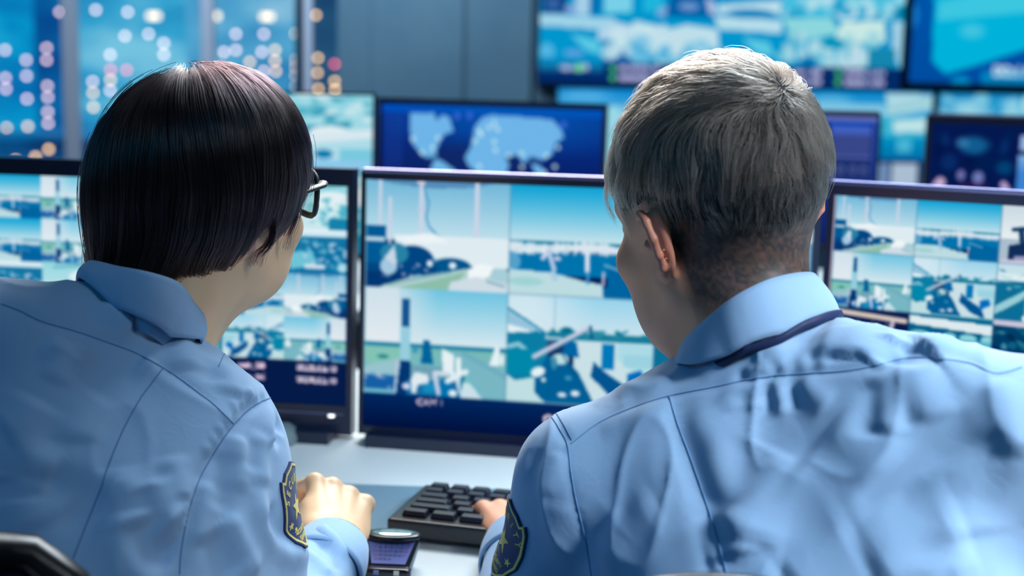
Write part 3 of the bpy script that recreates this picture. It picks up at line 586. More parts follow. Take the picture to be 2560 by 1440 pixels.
for r in range(2):
    for c in range(3): cv.frame(1392 + c * 204, 300 + r * 130, 1392 + (c + 1) * 204, 300 + (r + 1) * 130); FEEDS[(4, 1, 9, 3, 0, 5)[r * 3 + c]](cv)
cv.T = (0, 0, 1, 1); cv.clip = None; cv.poly([(1515, 270), (1545, 270), (1545, 440), (1515, 440)], (150, 215, 230)); cv.ell(1990, 240, 26, 16, (200, 230, 236)); cv.blur(1)
wall_display(1392, 226, 2002, 560, WD, cv, 'wall display hidden mostly behind the grey-haired head', 5)
cv = Cv(2014, 228, 2322, 560, .36, (10, 80, 130)); cv.vg(2014, 228, 2322, 300, (0, 130, 200), (90, 180, 222)); cv.ell(2070, 255, 50, 14, (100, 185, 225), 0, .8, 10); cv.poly([(2205, 232), (2320, 236), (2318, 270), (2210, 290)], (170, 215, 225)); cv.line([(2215, 275), (2310, 250)], 5, (120, 190, 200)); cv.vg(2014, 262, 2205, 285, (120, 195, 228), (140, 205, 228)); cv.rect(2200, 292, 2308, 396, (60, 180, 210)); cv.poly([(2225, 300), (2308, 294), (2308, 326), (2230, 330)], (190, 226, 230)); cv.vg(2200, 340, 2308, 396, (0, 150, 195), (0, 110, 170)); cv.rect(2238, 345, 2275, 378, (70, 180, 210)); cv.rect(2014, 396, 2322, 560, (10, 40, 84)); cv.rect(2196, 404, 2226, 462, (110, 140, 180)); cv.rect(2230, 404, 2294, 462, (170, 190, 210)); cv.blur(1)
wall_display(2014, 228, 2322, 560, WD, cv, 'narrow wall display with pale and cyan feed tiles', 5)
cv = Cv(2338, 238, 2900, 560, .3, (20, 120, 180)); cv.vg(2338, 238, 2900, 296, (0, 130, 195), (130, 195, 222)); cv.blobs(51, 14, (2360, 250, 2560, 290), 18, [(110, 190, 225), (30, 150, 205), (150, 210, 228)], .7); cv.ell(2570, 262, 26, 26, (170, 220, 226)); cv.blur(1)
wall_display(2338, 238, 2900, 560, WD, cv, 'wall display low over the far end of the back row', 5)

# ------------------------------------------------------------------ soft-union solids for bodies and clothes
def Rxyz(yaw, pitch, roll):
    "yaw about z (turn left +), pitch about x (nod down +), roll about y; degrees; columns = local right, forward, up"
    y, p, r = [math.radians(a) for a in (yaw, pitch, roll)]
    Rz = np.array([[math.cos(y), -math.sin(y), 0], [math.sin(y), math.cos(y), 0], [0, 0, 1]])
    Rx = np.array([[1, 0, 0], [0, math.cos(p), math.sin(p)], [0, -math.sin(p), math.cos(p)]])
    Ry = np.array([[math.cos(r), 0, math.sin(r)], [0, 1, 0], [-math.sin(r), 0, math.cos(r)]])
    return Rz @ Rx @ Ry
def smin(a, b, k):
    if k <= 0: return np.minimum(a, b)
    h = np.maximum(k - np.abs(a - b), 0) / k
    return np.minimum(a, b) - h * h * k * .25
def smax(a, b, k): return -smin(-a, -b, k)
class Solid:
    def __init__(s, O=(0, 0, 0), R=None):
        s.ops = []; s.O = np.asarray(O, float); s.R = np.eye(3) if R is None else R; s.lo = None
    def W(s, p): return s.R @ np.asarray(p, float) * getattr(s, 'sc', 1.0) + s.O
    def _grow(s, p, r):
        p = np.asarray(p); lo, hi = p - r, p + r
        if s.lo is None: s.lo, s.hi = lo.copy(), hi.copy()
        else: s.lo = np.minimum(s.lo, lo); s.hi = np.maximum(s.hi, hi)
    def cone(s, a, b, ra, rb=None, k=.02, sub=False, world=False):
        rb = ra if rb is None else rb; sc = getattr(s, 'sc', 1.0)
        if not world: a, b = s.W(a), s.W(b); ra *= sc; rb *= sc
        a, b = np.asarray(a, float), np.asarray(b, float)
        s.ops.append(('c', (a, b, ra, rb), k, sub))
        if not sub: s._grow(a, ra + k); s._grow(b, rb + k)
        return s
    def ell(s, c, r, k=.02, R=None, sub=False, world=False):
        sc = getattr(s, 'sc', 1.0); r = np.asarray(r, float)
        Rl = np.eye(3) if R is None else R
        if not world: c = s.W(c); Rl = s.R @ Rl; r = r * sc
        s.ops.append(('e', (np.asarray(c, float), r, Rl), k, sub))
        if not sub: s._grow(c, r.max() + k)
        return s
    def pipe(s, pts, rad, k=.02, world=True):
        rad = np.broadcast_to(rad, (len(pts),))
        for i in range(len(pts) - 1): s.cone(pts[i], pts[i + 1], rad[i], rad[i + 1], k if i == 0 else min(k, .012), world=world)
        return s
    def mirror(s, fn):
        for sx in (-1, 1): fn(sx)
        return s
    def __call__(s, X, off=0.0):
        D = np.full(len(X), 1e3)
        for kind, q, k, sub in s.ops:
            if kind == 'c':
                a, b, ra, rb = q; ba = b - a; L2 = ba @ ba + 1e-12; pa = X - a; h = np.clip(pa @ ba / L2, 0, 1)
                d = np.sqrt(((pa - h[:, None] * ba) ** 2).sum(1)) - (ra + (rb - ra) * h)
            else:
                c, r, R = q; u = (X - c) @ R; k0 = np.sqrt(((u / r) ** 2).sum(1)) + 1e-9; k1 = np.sqrt(((u / r ** 2) ** 2).sum(1)) + 1e-9; d = k0 * (k0 - 1) / k1
            D = smax(D, -d, k) if sub else smin(D, d, k)
        return D - off
def grad(f, X, e=8e-4):
    G = np.stack([f(X + e * np.eye(3)[i]) - f(X - e * np.eye(3)[i]) for i in range(3)], 1)
    return G / (np.linalg.norm(G, axis=1, keepdims=True) + 1e-12)
def march(f, lo, hi, h, relax=1):
    "sparse surface nets of f=0 within lo..hi with cell size h; returns V, quads"
    B = 8; lo = np.asarray(lo, float) - 2 * h; n = np.ceil((np.asarray(hi) + 2 * h - lo) / (B * h)).astype(int)
    g = np.stack(np.meshgrid(*[np.arange(k) for k in n], indexing='ij'), -1).reshape(-1, 3)
    c = lo + (g + .5) * B * h; keep = []
    for i in range(0, len(c), 200000): keep.append(np.abs(f(c[i:i + 200000])) < B * h * 1.35)
    g = g[np.concatenate(keep)]
    loc = np.stack(np.meshgrid(*[np.arange(B + 1)] * 3, indexing='ij'), -1)
    N = np.array(n) * B + 3; key = lambda I: ((I[..., 0] + 1) * N[1] + I[..., 1] + 1) * N[2] + I[..., 2] + 1
    VK, VP, QK = [], [], []
    corners = np.array([[i, j, k] for i in (0, 1) for j in (0, 1) for k in (0, 1)])
    edges = [(a, b) for a in range(8) for b in range(a + 1, 8) if np.abs(corners[a] - corners[b]).sum() == 1]
    for s0 in range(0, len(g), 160):
        gb = g[s0:s0 + 160]; I = gb[:, None, None, None, :] * B + loc; m = len(gb)
        D = f((lo + I.reshape(-1, 3) * h)).reshape(m, B + 1, B + 1, B + 1)
        cd_ = np.stack([D[:, a:a + B, b:b + B, c_:c_ + B] for a, b, c_ in corners], -1)
        neg = cd_ < 0; act = neg.any(-1) & ~neg.all(-1)
        idx = np.argwhere(act); dd = cd_[act]; ng = neg[act]
        acc = np.zeros((len(idx), 3)); cnt = np.zeros(len(idx))
        for a, b in edges:
            x = ng[:, a] != ng[:, b]; t = np.where(x, dd[:, a] / np.where(x, dd[:, a] - dd[:, b], 1), 0)
            acc += x[:, None] * (corners[a] + t[:, None] * (corners[b] - corners[a])); cnt += x
        cell = gb[idx[:, 0]] * B + idx[:, 1:]
        VP.append(lo + (cell + acc / cnt[:, None]) * h); VK.append(key(cell))
        for ax in range(3):
            sl = [slice(0, B)] * 3; s2 = list(sl); s2[ax] = slice(1, B + 1)
            A, C2 = D[(slice(None),) + tuple(sl)] < 0, D[(slice(None),) + tuple(s2)] < 0
            e = np.argwhere(A != C2); cl = gb[e[:, 0]] * B + e[:, 1:]; fl = A[tuple(e.T)]
            o1, o2 = np.zeros(3, int), np.zeros(3, int); o1[(ax + 1) % 3] = 1; o2[(ax + 2) % 3] = 1
            q = np.stack([key(cl - o1 - o2), key(cl - o2), key(cl), key(cl - o1)], 1)
            q[~fl] = q[~fl][:, ::-1]; QK.append(q)
    VK = np.concatenate(VK); VP = np.concatenate(VP); QK = np.concatenate(QK)
    o = np.argsort(VK); VK, VP = VK[o], VP[o]
    F = np.searchsorted(VK, QK); F = np.minimum(F, len(VK) - 1); ok = (VK[F] == QK).all(1); F = F[ok]
    for _ in range(relax):
        VP -= f(VP)[:, None] * grad(f, VP)
    return VP, F
def trace(f, px, py, d0=.6, d1=3.0, n=70):
    "first hit of the view rays through pixels on solid f; returns points and hit mask"
    px, py = np.atleast_1d(px).astype(float), np.atleast_1d(py).astype(float)
    D = CF + CR * ((px - 1280) / FPX)[:, None] + CU * ((720 - py) / FPX)[:, None]; L = np.linalg.norm(D, axis=1)
    t = np.full(len(px), d0)
    for _ in range(n):
        d = f(CAM + D * t[:, None]); t = np.where(t < d1, t + d * .9 / L, t)
    X = CAM + D * t[:, None]
    return X, (t < d1) & (np.abs(f(X)) < 3e-3)

def head_solid(O, R, sc=1.0, fem=False):
    s = Solid(O, R); s.sc = sc; w = .93 if fem else 1.0
    s.ell((0, -.016, .045), (.077, .097, .083), 0)
    s.ell((0, .034, .03), (.064 * w, .058, .062), .03)
    s.ell((0, .036, -.035), (.057 * w, .056, .072), .03)
    for q in (-1, 1):
        jz = -.007 if fem else .003
        s.cone((q * .052 * w, -.002, -.045), (q * (.046 + jz * .5) * w, .02, -.08 - jz), .022, .018, .03)
        s.cone((q * (.046 + jz * .5) * w, .02, -.08 - jz), (q * .014, .074 if not fem else .068, -.103 - jz if not fem else -.090), .018, .017, .022)
        s.ell((q * .036, .046, -.058 - jz * .6), (.024, .032, .036), .03)    # fullness of the cheek
        s.ell((q * .045, .066, -.025), (.020, .018, .017), .02)             # cheekbone
        s.cone((q * .012, .086, .022), (q * .043, .074, .024), .009, .008, .014)   # brow ridge
        s.ell((q * .032, .094, .004), (.015, .014, .011), .012, sub=True)   # eye socket
        s.ell((q * .031, .078, .003), (.014, .014, .012), .006)
    s.ell((0, .085 if not fem else .077, -.104 - (-.010 if fem else .002)), (.018, .014, .014), .014)
    s.cone((0, .090, .015), (0, .112, -.026), .007, .010, .012)             # nose
    for q in (-1, 1): s.ell((q * .010, .103, -.030), (.008, .009, .007), .006)
    s.cone((-.018, .090, -.058), (.018, .090, -.058), .006, .006, .008); s.cone((-.015, .089, -.068), (.015, .089, -.068), .0065, .0065, .008)
    s.cone((-.02, .0975, -.0628), (.02, .0975, -.0628), .0016, .0016, .002, sub=True)
    s.cone((-.012, .082, -.085), (.012, .082, -.085), .004, .004, .01, sub=False)
    return s
def add_ear(s, q, e=1.0):
    "outer ear on side q (-1 left, 1 right), leaning back and standing off the head"
    Re = Rxyz(q * 13, -14, q * 10); c = np.array([q * .080, -.012, -.004])
    W = lambda v: tuple(c + Re @ (np.array([q * v[0], v[1], v[2]]) * e))
    rim = [(-.006, .016, .004), (.002, .018, .020), (.006, .006, .030), (.009, -.009, .029), (.010, -.018, .017), (.009, -.019, .002), (.006, -.013, -.012), (.002, -.005, -.022), (-.002, .004, -.030), (-.003, .009, -.026)]
    s.ell(W((-.002, -.003, -.001)), np.array([.0065, .0165, .027]) * e, .006, R=Re)
    for a, b in zip(rim[:-1], rim[1:]): s.cone(W(a), W(b), .0034 * e, .0034 * e, .003)
    s.ell(W((-.005, .004, .012)), np.array([.007, .014, .018]) * e, .006, R=Re)
    s.ell(W((-.002, .004, -.026)), np.array([.0045, .008, .009]) * e, .004, R=Re)
    s.ell(W((.0065, .002, -.001)), np.array([.006, .0085, .013]) * e, .004, R=Re, sub=True)
    s.cone(W((-.002, .014, -.008)), W((.004, .013, .0)), .0035 * e, .003 * e, .004)
    return s

# ------------------------------------------------------------------ people
def crom(pts, n=8, closed=False):
    p = np.asarray(pts, float); m = len(p); out = []
    for i in range(m if closed else m - 1):
        if closed: a, b, c, d = p[(i - 1) % m], p[i], p[(i + 1) % m], p[(i + 2) % m]
        else: a, b, c, d = p[max(i - 1, 0)], p[i], p[i + 1], p[min(i + 2, m - 1)]
        for k in range(n):
            t = k / n; out.append(.5 * (2 * b + (c - a) * t + (2 * a - 5 * b + 4 * c - d) * t * t + (3 * b - a - 3 * c + d) * t ** 3))
    if not closed: out.append(p[-1])
    return np.array(out)
def fold_field(f, V, N, folds, clip=None):
    "sum of cloth ridges; every fold is (height mm, half width mm, points); points are looked up on the cloth itself"
    D = np.zeros(len(V))
    for amp, wd, pts in folds:
        q = crom([(a, b, 0) for a, b in pts], 5) if len(pts) > 2 else np.array([(a, b, 0) for a, b in pts], float)
        X, h = trace(f, q[:, 0], q[:, 1]); X = X[h]
        if len(X) < 2: continue
        wd = wd / 1000; lo, hi = X.min(0) - 3 * wd, X.max(0) + 3 * wd; m = ((V > lo) & (V < hi)).all(1); v = V[m]
        if not len(v): continue
        best = np.full(len(v), 1e9); tt = np.zeros(len(v)); S = len(X) - 1
        for i in range(S):
            d = X[i + 1] - X[i]; h_ = np.clip(((v - X[i]) @ d) / (d @ d + 1e-12), 0, 1); r = np.linalg.norm(v - X[i] - h_[:, None] * d, axis=1)
            b = r < best; best[b] = r[b]; tt[b] = (i + h_[b]) / S
        tap = np.clip(np.minimum(tt, 1 - tt) * 5, 0, 1) * .85 + .15
        D[m] += amp / 1000 * np.exp(-(best / wd) ** 2) * tap
    return D
_rng = np.random.default_rng(7)
def lattice_noise(V, scale, seed=0):
    "smooth 3d value noise, -1..1"
    rg = np.random.default_rng(seed); T = rg.uniform(-1, 1, (32, 32, 32)); X = V * scale + 100; I = np.floor(X).astype(int); t = X - I; t = t * t * (3 - 2 * t); I %= 32; J = (I + 1) % 32; r = 0
    for a in (0, 1):
        for b in (0, 1):
            for c in (0, 1):
                w = (t[:, 0] if a else 1 - t[:, 0]) * (t[:, 1] if b else 1 - t[:, 1]) * (t[:, 2] if c else 1 - t[:, 2])
                r = r + w * T[(J if a else I)[:, 0], (J if b else I)[:, 1], (J if c else I)[:, 2]]
    return r
def vnormals(V, F):
    a = V[F]; n = np.cross(a[:, 2] - a[:, 0], a[:, 3] - a[:, 1]); N = np.zeros_like(V)
    for k in range(4): np.add.at(N, F[:, k], n)
    return N / (np.linalg.norm(N, axis=1, keepdims=True) + 1e-12)
def loft(name, A, B, mat_, parent, rows=6, bulge=0.0, thick=.002, closed=True, outward=None):
    "cloth band between curves A (top) and B (bottom), with a real thickness"
    n = len(A); c = (A.mean(0) + B.mean(0)) / 2; V = []
    for side in (0, 1):
        for r in range(rows + 1):
            t = r / rows; X = A * (1 - t) + B * t; o = X - c; ax = (B - A).mean(0); ax /= np.linalg.norm(ax); o = o - (o @ ax)[:, None] * ax; o /= np.linalg.norm(o, axis=1, keepdims=True)
            V.append(X + o * (bulge * math.sin(math.pi * t) + (thick if side == 0 else 0)))
    V = np.concatenate(V); F = []; m = n if closed else n - 1; R = rows + 1
    for s_ in (0, 1):
        for r in range(rows):
            for i in range(m):
                q = [(s_ * R + r) * n + i, (s_ * R + r) * n + (i + 1) % n, (s_ * R + r + 1) * n + (i + 1) % n, (s_ * R + r + 1) * n + i]; F.append(q if s_ else q[::-1])
    for r in (0, rows):
        for i in range(m):
            q = [r * n + i, r * n + (i + 1) % n, (R + r) * n + (i + 1) % n, (R + r) * n + i]; F.append(q if r == 0 else q[::-1])
    if not closed:
        for i in (0, n - 1):
            for r in range(rows): F.append([r * n + i, (r + 1) * n + i, (R + r + 1) * n + i, (R + r) * n + i])
    return mesh_np(name, V, np.array(F), mat_, parent, smooth=True)
def hand(s, wrist, fwd, up, side, size=1.0, curl=((20, 30, 20),) * 4, thumb=(35, 10), spread=5):
    "palm, four separate fingers and a thumb; side=+1 puts the thumb on the local +x side"
    y = np.asarray(fwd, float); y /= np.linalg.norm(y); z = np.asarray(up, float); z = z - y * (z @ y); z /= np.linalg.norm(z); x = np.cross(y, z) * side
    w = np.asarray(wrist, float); k = size; L = lambda a, b, c: w + (x * a + y * b + z * c) * k
    s.cone(w - y * .03 * k, w + y * .005, .025 * k, .025 * k, .01, world=True)
    s.ell(L(.0, .045, 0), np.array([.038, .05, .014]) * k, .012, R=np.stack([x, y, z], 1), world=True)
    s.cone(L(.02, .02, -.006), L(.028, .045, -.008), .015 * k, .013 * k, .012, world=True)
    for i, (a, ln) in enumerate(zip((.030, .010, -.010, -.029), (.076, .083, .077, .062))):
        base = np.array([a, .088 - .004 * abs(i - 1), 0.003]); p = base.copy(); ang = 0; sp = math.radians((1.5 - i) * spread)
        s.cone(L(a * .6, .03, .0), L(*base), .011 * k, .0105 * k, .006, world=True)
        for j, (c_, fr) in enumerate(zip(curl[i], (.46, .30, .24))):
            ang += math.radians(c_); q = p + ln * fr * np.array([math.sin(sp) * math.cos(ang), math.cos(ang) * math.cos(sp), -math.sin(ang)])
            s.cone(L(*p), L(*q), (.0098, .0088, .0078)[j] * k, (.0088, .0079, .0070)[j] * k, .004 if j else .005, world=True); p = q
    t0 = np.array([.026, .012, -.006]); a0, b0 = [math.radians(v) for v in thumb]
    d = np.array([math.sin(a0), math.cos(a0), -math.sin(b0)]); p1 = t0 + d * .042; d2 = np.array([math.sin(a0 * .5), math.cos(a0 * .5), -math.sin(b0) * 1.4]); p2 = p1 + d2 * .032; p3 = p2 + d2 * .026
    s.cone(L(*t0), L(*p1), .013 * k, .0108 * k, .01, world=True); s.cone(L(*p1), L(*p2), .0105 * k, .0095 * k, .004, world=True); s.cone(L(*p2), L(*p3), .0095 * k, .008 * k, .004, world=True)
def seam(f_bvh, pts, name, parent, m, rad=.00055, off=.0002, gap=None):
    q = crom([(a, b, 0) for a, b in pts], 14); out = []
    for x, y, _ in q:
        d = Vector(CF + CR * ((x - 1280) / FPX) + CU * ((720 - y) / FPX)).normalized()
        h = f_bvh.ray_cast(Vector(CAM), d)
        if h[0] is not None: out.append(np.array(h[0]) + np.array(h[1]) * off)
    if len(out) < 3: return None
    runs = [[out[0]]]
    for a, b in zip(out[:-1], out[1:]):
        if np.linalg.norm(b - a) > .03: runs.append([])
        runs[-1].append(b)
    mb = MB()
    for r in runs:
        if len(r) > 2: mb.tube(r, rad, 6, flat=1)
    o = mb.obj(name, m, parent, smooth=True); return o
def to_bvh(V, F): return BVHTree.FromPolygons([tuple(v) for v in V], [tuple(q) for q in F])

def mat_cloth(name, c, c2, rough=.82):
    m = mat(name, c, rough, spec=.25, sheen=.25, noise=(9, c2, .6)); nt = m.node_tree; b = nt.nodes['Principled BSDF']
    tc = nt.nodes.new('ShaderNodeTexCoord'); n1 = nt.nodes.new('ShaderNodeTexNoise'); n1.inputs['Scale'].default_value = 1500; n1.inputs['Detail'].default_value = 2
    n2 = nt.nodes.new('ShaderNodeTexNoise'); n2.inputs['Scale'].default_value = 45; n2.inputs['Detail'].default_value = 3; n2.inputs['Distortion'].default_value = .8
    mx = nt.nodes.new('ShaderNodeMath'); mx.operation = 'MULTIPLY_ADD'; mx.inputs[1].default_value = 6
    bp = nt.nodes.new('ShaderNodeBump'); bp.inputs['Distance'].default_value = .00012; bp.inputs['Strength'].default_value = .8
    nt.links.new(tc.outputs['Object'], n1.inputs['Vector']); nt.links.new(tc.outputs['Object'], n2.inputs['Vector'])
    nt.links.new(n2.outputs['Fac'], mx.inputs[0]); nt.links.new(n1.outputs['Fac'], mx.inputs[2]); nt.links.new(mx.outputs[0], bp.inputs['Height']); nt.links.new(bp.outputs[0], b.inputs['Normal'])
    return m
m_shirt = mat_cloth('light_blue_cotton', rgb(158, 192, 228), rgb(146, 182, 220))
m_seam = mat('seam_thread', rgb(100, 142, 188), .9)
m_trou = mat_cloth('navy_trousers', rgb(22, 34, 60), rgb(18, 28, 50)); m_shoe = mat('black_shoe', rgb(12, 12, 16), .4)
m_lan = mat('navy_lanyard_cord', rgb(24, 40, 84), .6, bump=(900, .0003))
def mat_hair(name, col, rand, rough=.28, melanin=None):
    m = bpy.data.materials.new(name); m.use_nodes = True; nt = m.node_tree; nt.nodes.clear(); o = nt.nodes.new('ShaderNodeOutputMaterial')
    h = nt.nodes.new('ShaderNodeBsdfHairPrincipled'); h.parametrization = 'COLOR'; h.inputs['Roughness'].default_value = rough; h.inputs['Radial Roughness'].default_value = .4
    hi = nt.nodes.new('ShaderNodeHairInfo'); r = nt.nodes.new('ShaderNodeValToRGB'); r.color_ramp.elements[0].color = col[0]; r.color_ramp.elements[1].color = col[1]
    nt.links.new(hi.outputs['Random'], r.inputs[0]); nt.links.new(r.outputs[0], h.inputs['Color']); nt.links.new(h.outputs[0], o.inputs[0])
    return m
def strands(name, pts, radius, m, parent, tip=.35):
    "pts (n strands, k points, 3)"
    n, k, _ = pts.shape; hc = bpy.data.hair_curves.new(name); hc.add_curves([k] * n)
    hc.position_data.foreach_set('vector', pts.reshape(-1).astype(np.float32))
    a = hc.attributes.get('radius') or hc.attributes.new('radius', 'FLOAT', 'POINT')
    t = np.linspace(0, 1, k); r = radius * (1 - (1 - tip) * t ** 2); a.data.foreach_set('value', np.tile(r, n).astype(np.float32))
    o = bpy.data.objects.new(name, hc); COL.objects.link(o); hc.materials.append(m); o.parent = parent; return o
def flow(f, X, steps, ds, dirf, lift=0.0, stop=None, level=0.0):
    "strands that run over the solid f; dirf(points, normals, step) gives the wanted direction"
    out = [X.copy()]; alive = np.ones(len(X), bool)
    for k in range(steps):
        N = grad(f, X, 1.5e-3); d = dirf(X, N, k); d = d - (d * N).sum(1, keepdims=True) * N; d /= np.linalg.norm(d, axis=1, keepdims=True) + 1e-9
        st = ds if np.isscalar(ds) else ds[:, None]
        Y = X + st * (d + lift * N)
        if lift == 0 or np.isscalar(lift) and lift < .05: Y = Y - (f(Y) - level)[:, None] * grad(f, Y, 1.5e-3)
        if stop is not None: alive &= ~stop(Y)
        Y = np.where(alive[:, None], Y, X + (X - (out[-2] if len(out) > 1 else X)) * .02); out.append(Y); X = Y
    return np.stack(out, 1)

def settle(f, C, gap=.004, most=.022):
    gap = np.broadcast_to(gap, (len(C),))
    "lets the lower edge of a collar come down onto the cloth"
    d = f(C); return C - grad(f, C) * np.clip(d - gap, 0, most)[:, None] * (d < .06)[:, None]

def build_shirt(f, h, folds, name, parent, extra=None, gain=1.25):
    V, F = march(f, f.lo, f.hi, h); N = vnormals(V, F)
    D = gain * fold_field(f, V, N, folds)
    cr = 1 - np.abs(lattice_noise(V * [1.3, 1, .7] + .02 * lattice_noise(V, 9, 8)[:, None], 15, 14)); D += .0022 * cr ** 7
    D += .0010 * lattice_noise(V, 22, 3) + .0006 * lattice_noise(V * [1, 1, .6], 55, 5)
    if extra is not None: D += extra(V, N)
    V = V + N * D[:, None]
    return V, F, mesh_np(name, V, F, m_shirt, parent, smooth=True)

# ================================================================== the grey-haired guard
man = empty('person', tuple(P(1960, 2000, 1.05) * [1, 1, 0]), 'grey-haired guard in a light blue shirt seated with a navy lanyard, head turned left', 'person')
man.location = (0, 0, 0)
mH = (P(1798.5, 556, 1.24), Rxyz(32.4, 7, -9.4), .99)
mLs, mRs = P(1465, 1205, 1.20), P(2562, 1081, 1.03)
mLe, mRe = P(1292, 1700, 1.27), P(2790, 1700, 1.12)
mLw, mRw = P(1305, 1352, 1.53), P(2420, 1500, 1.50)
pelM = np.array([.235, .93, .60])
shM = Solid()
shM.cone(P(1873, 1081, 1.185), mLs, .050, .0551, .03, world=True); shM.cone(P(1932, 951, 1.15), mRs, .050, .0468, .03, world=True)
shM.ell(P(1885, 1153, 1.20), (.085, .075, .06), .04, world=True)
RT = Rxyz(0, 0, 0)
latM = (mRs - mLs) / np.linalg.norm(mRs - mLs); upM = P(1930, 900, 1.15) - pelM; upM -= latM * (upM @ latM); upM /= np.linalg.norm(upM); fwM = np.cross(upM, latM); RM = np.stack([latM, fwM, upM], 1)
shM.ell(P(1985, 1347, 1.20), (.182, .105, .19), .06, R=RM, world=True)
shM.ell(P(1730, 1215, 1.155), (.065, .045, .09), .05, R=RM, world=True); shM.ell(P(2290, 1180, 1.06), (.065, .045, .09), .05, R=RM, world=True)
shM.ell(P(2010, 1700, 1.13), (.178, .125, .22), .08, R=RM, world=True); shM.ell(pelM + [0, 0, .02], (.175, .13, .12), .08, world=True)
shM.pipe([mLs, mLe], [.0521, .052], .03); shM.cone(mLe, mLw + (mLe - mLw) * .12, .052, .038, .02, world=True)
shM.pipe([mRs, mRe], [.0468, .052], .035); shM.cone(mRe, mRw + (mRe - mRw) * .12, .052, .038, .02, world=True)
YOKE_M = [(1428, 1110), (1498, 1057), (1583, 1019), (1673, 990), (1779, 969), (1880, 948), (1970, 937), (2103, 929), (2183, 916), (2257, 897), (2326, 895), (2422, 908), (2491, 934), (2556, 918)]
FOLDS_M = [
    (-1.2, 4, YOKE_M), (2.2, 9, [(1810, 975), (1828, 1000), (1838, 1030)]), (2.5, 8, [(1868, 958), (1885, 990), (1892, 1030)]), (4, 8, [(1938, 945), (1946, 990), (1958, 1040)]), (-2.5, 7, [(1915, 950), (1925, 1000), (1935, 1030)]), (-2.5, 7, [(1970, 950), (1985, 990), (1990, 1030)]),
    (3, 10, [(2005, 945), (2035, 985), (2075, 1020)]), (2, 7, [(1845, 960), (1856, 985)]), (2, 6, [(1905, 952), (1912, 985)]), (-2, 6, [(1850, 925), (1860, 950)]), (2.2, 6, [(1870, 915), (1882, 945)]), (2.2, 6, [(1905, 905), (1925, 940)]), (2.0, 6, [(1945, 900), (1968, 935)]), (-2, 6, [(1930, 905), (1945, 935)]), (2.2, 6, [(2000, 890), (2020, 930)]), (2, 6, [(2050, 885), (2065, 925)]),
    (5, 14, [(2212, 925), (2220, 1000), (2215, 1090)]), (-4, 12, [(2190, 950), (2185, 1030), (2175, 1100)]), (4.5, 12, [(2262, 915), (2290, 990), (2325, 1060)]), (-3.5, 11, [(2240, 930), (2258, 1010), (2275, 1080)]), (4, 12, [(2315, 910), (2345, 980), (2375, 1050)]), (3, 12, [(2400, 920), (2440, 1010), (2470, 1100)]), (5, 14, [(2478, 950), (2508, 1040), (2535, 1150)]), (-3, 12, [(2445, 960), (2480, 1060), (2500, 1160)]),
    (9, 20, [(2175, 805), (2140, 850), (2120, 900)]), (-8, 15, [(2262, 858), (2240, 885), (2225, 912)]), (9, 24, [(2400, 850), (2360, 870), (2320, 885)]), (5, 12, [(2240, 840), (2200, 880), (2170, 910)]), (4, 10, [(2120, 800), (2085, 840), (2060, 890)]), (5, 14, [(1900, 822), (1925, 860), (1965, 905)]), (-3, 12, [(1990, 830), (2010, 870)]),
    (7, 26, [(1868, 1360), (1900, 1250), (1962, 1130)]), (-4, 22, [(1815, 1290), (1850, 1200), (1900, 1120)]), (6, 24, [(2000, 1150), (2080, 1210), (2170, 1300)]), (5, 22, [(2075, 1060), (2150, 1130), (2210, 1200)]), (-4, 20, [(2020, 1120), (2110, 1190), (2200, 1270)]), (6, 30, [(2180, 1440), (2300, 1380), (2420, 1330)]), (5, 26, [(2350, 1150), (2400, 1250), (2420, 1350)]), (-4, 24, [(2260, 1200), (2320, 1300), (2340, 1420)]), (4, 26, [(1960, 1440), (2040, 1380), (2140, 1330)]),
    (8, 22, [(1842, 1400), (1828, 1340), (1800, 1270)]), (6, 22, [(1775, 1440), (1850, 1420), (1950, 1445)]), (-9, 16, [(1690, 1000), (1731, 1157), (1780, 1300), (1806, 1391), (1815, 1440)]), (4, 16, [(1722, 1010), (1765, 1140), (1815, 1270)]),
    (-2.2, 5, [(1377, 1040), (1400, 1075), (1418, 1110), (1426, 1170), (1440, 1250), (1462, 1340), (1478, 1440)]), (3, 14, [(1340, 1070), (1300, 1110), (1285, 1150)]), (3, 10, [(1400, 1130), (1375, 1180), (1360, 1240)]), (-3, 12, [(1350, 1120), (1335, 1170), (1330, 1230)]), (4, 16, [(1640, 1250), (1560, 1330), (1510, 1430)]), (-3, 18, [(1690, 1180), (1600, 1220), (1540, 1300)]), (3, 14, [(1400, 1250), (1395, 1330), (1405, 1430)]), (2.5, 12, [(1500, 1080), (1600, 1040), (1680, 1020)]), (3, 16, [(1480, 1020), (1580, 970), (1680, 930)]), (-2.5, 14, [(1560, 1010), (1650, 960), (1760, 900)]), (3, 14, [(1740, 930), (1850, 880), (1960, 850)])]
for i in range(26):    # the little puckers of the armhole seam
    t = i / 26; p = crom([(1418, 1110, 0), (1426, 1170, 0), (1440, 1250, 0), (1462, 1340, 0), (1478, 1440, 0)], 26); q = p[int(t * (len(p) - 1))]
    FOLDS_M.append((1.0, 2.6, [(q[0] - 10, q[1] + 2), (q[0] + 16, q[1] - 3)]))
mV, mF, mShirt = build_shirt(shM, .0032, FOLDS_M, 'shirt', man, None, .9)
bvM = to_bvh(mV, mF)
seam(bvM, YOKE_M, 'yoke_seam', mShirt, m_seam); seam(bvM, [(1673, 990), (1694, 1060), (1731, 1157), (1780, 1300), (1806, 1391), (1818, 1438)], 'back_seam', mShirt, m_seam)
seam(bvM, [(1377, 1040), (1400, 1075), (1418, 1110), (1426, 1170), (1440, 1250), (1462, 1340), (1478, 1438)], 'armhole_seam', mShirt, m_seam)
seam(bvM, [(1390, 1032), (1413, 1068), (1430, 1100)], 'armhole_seam', mShirt, m_seam, .0004)
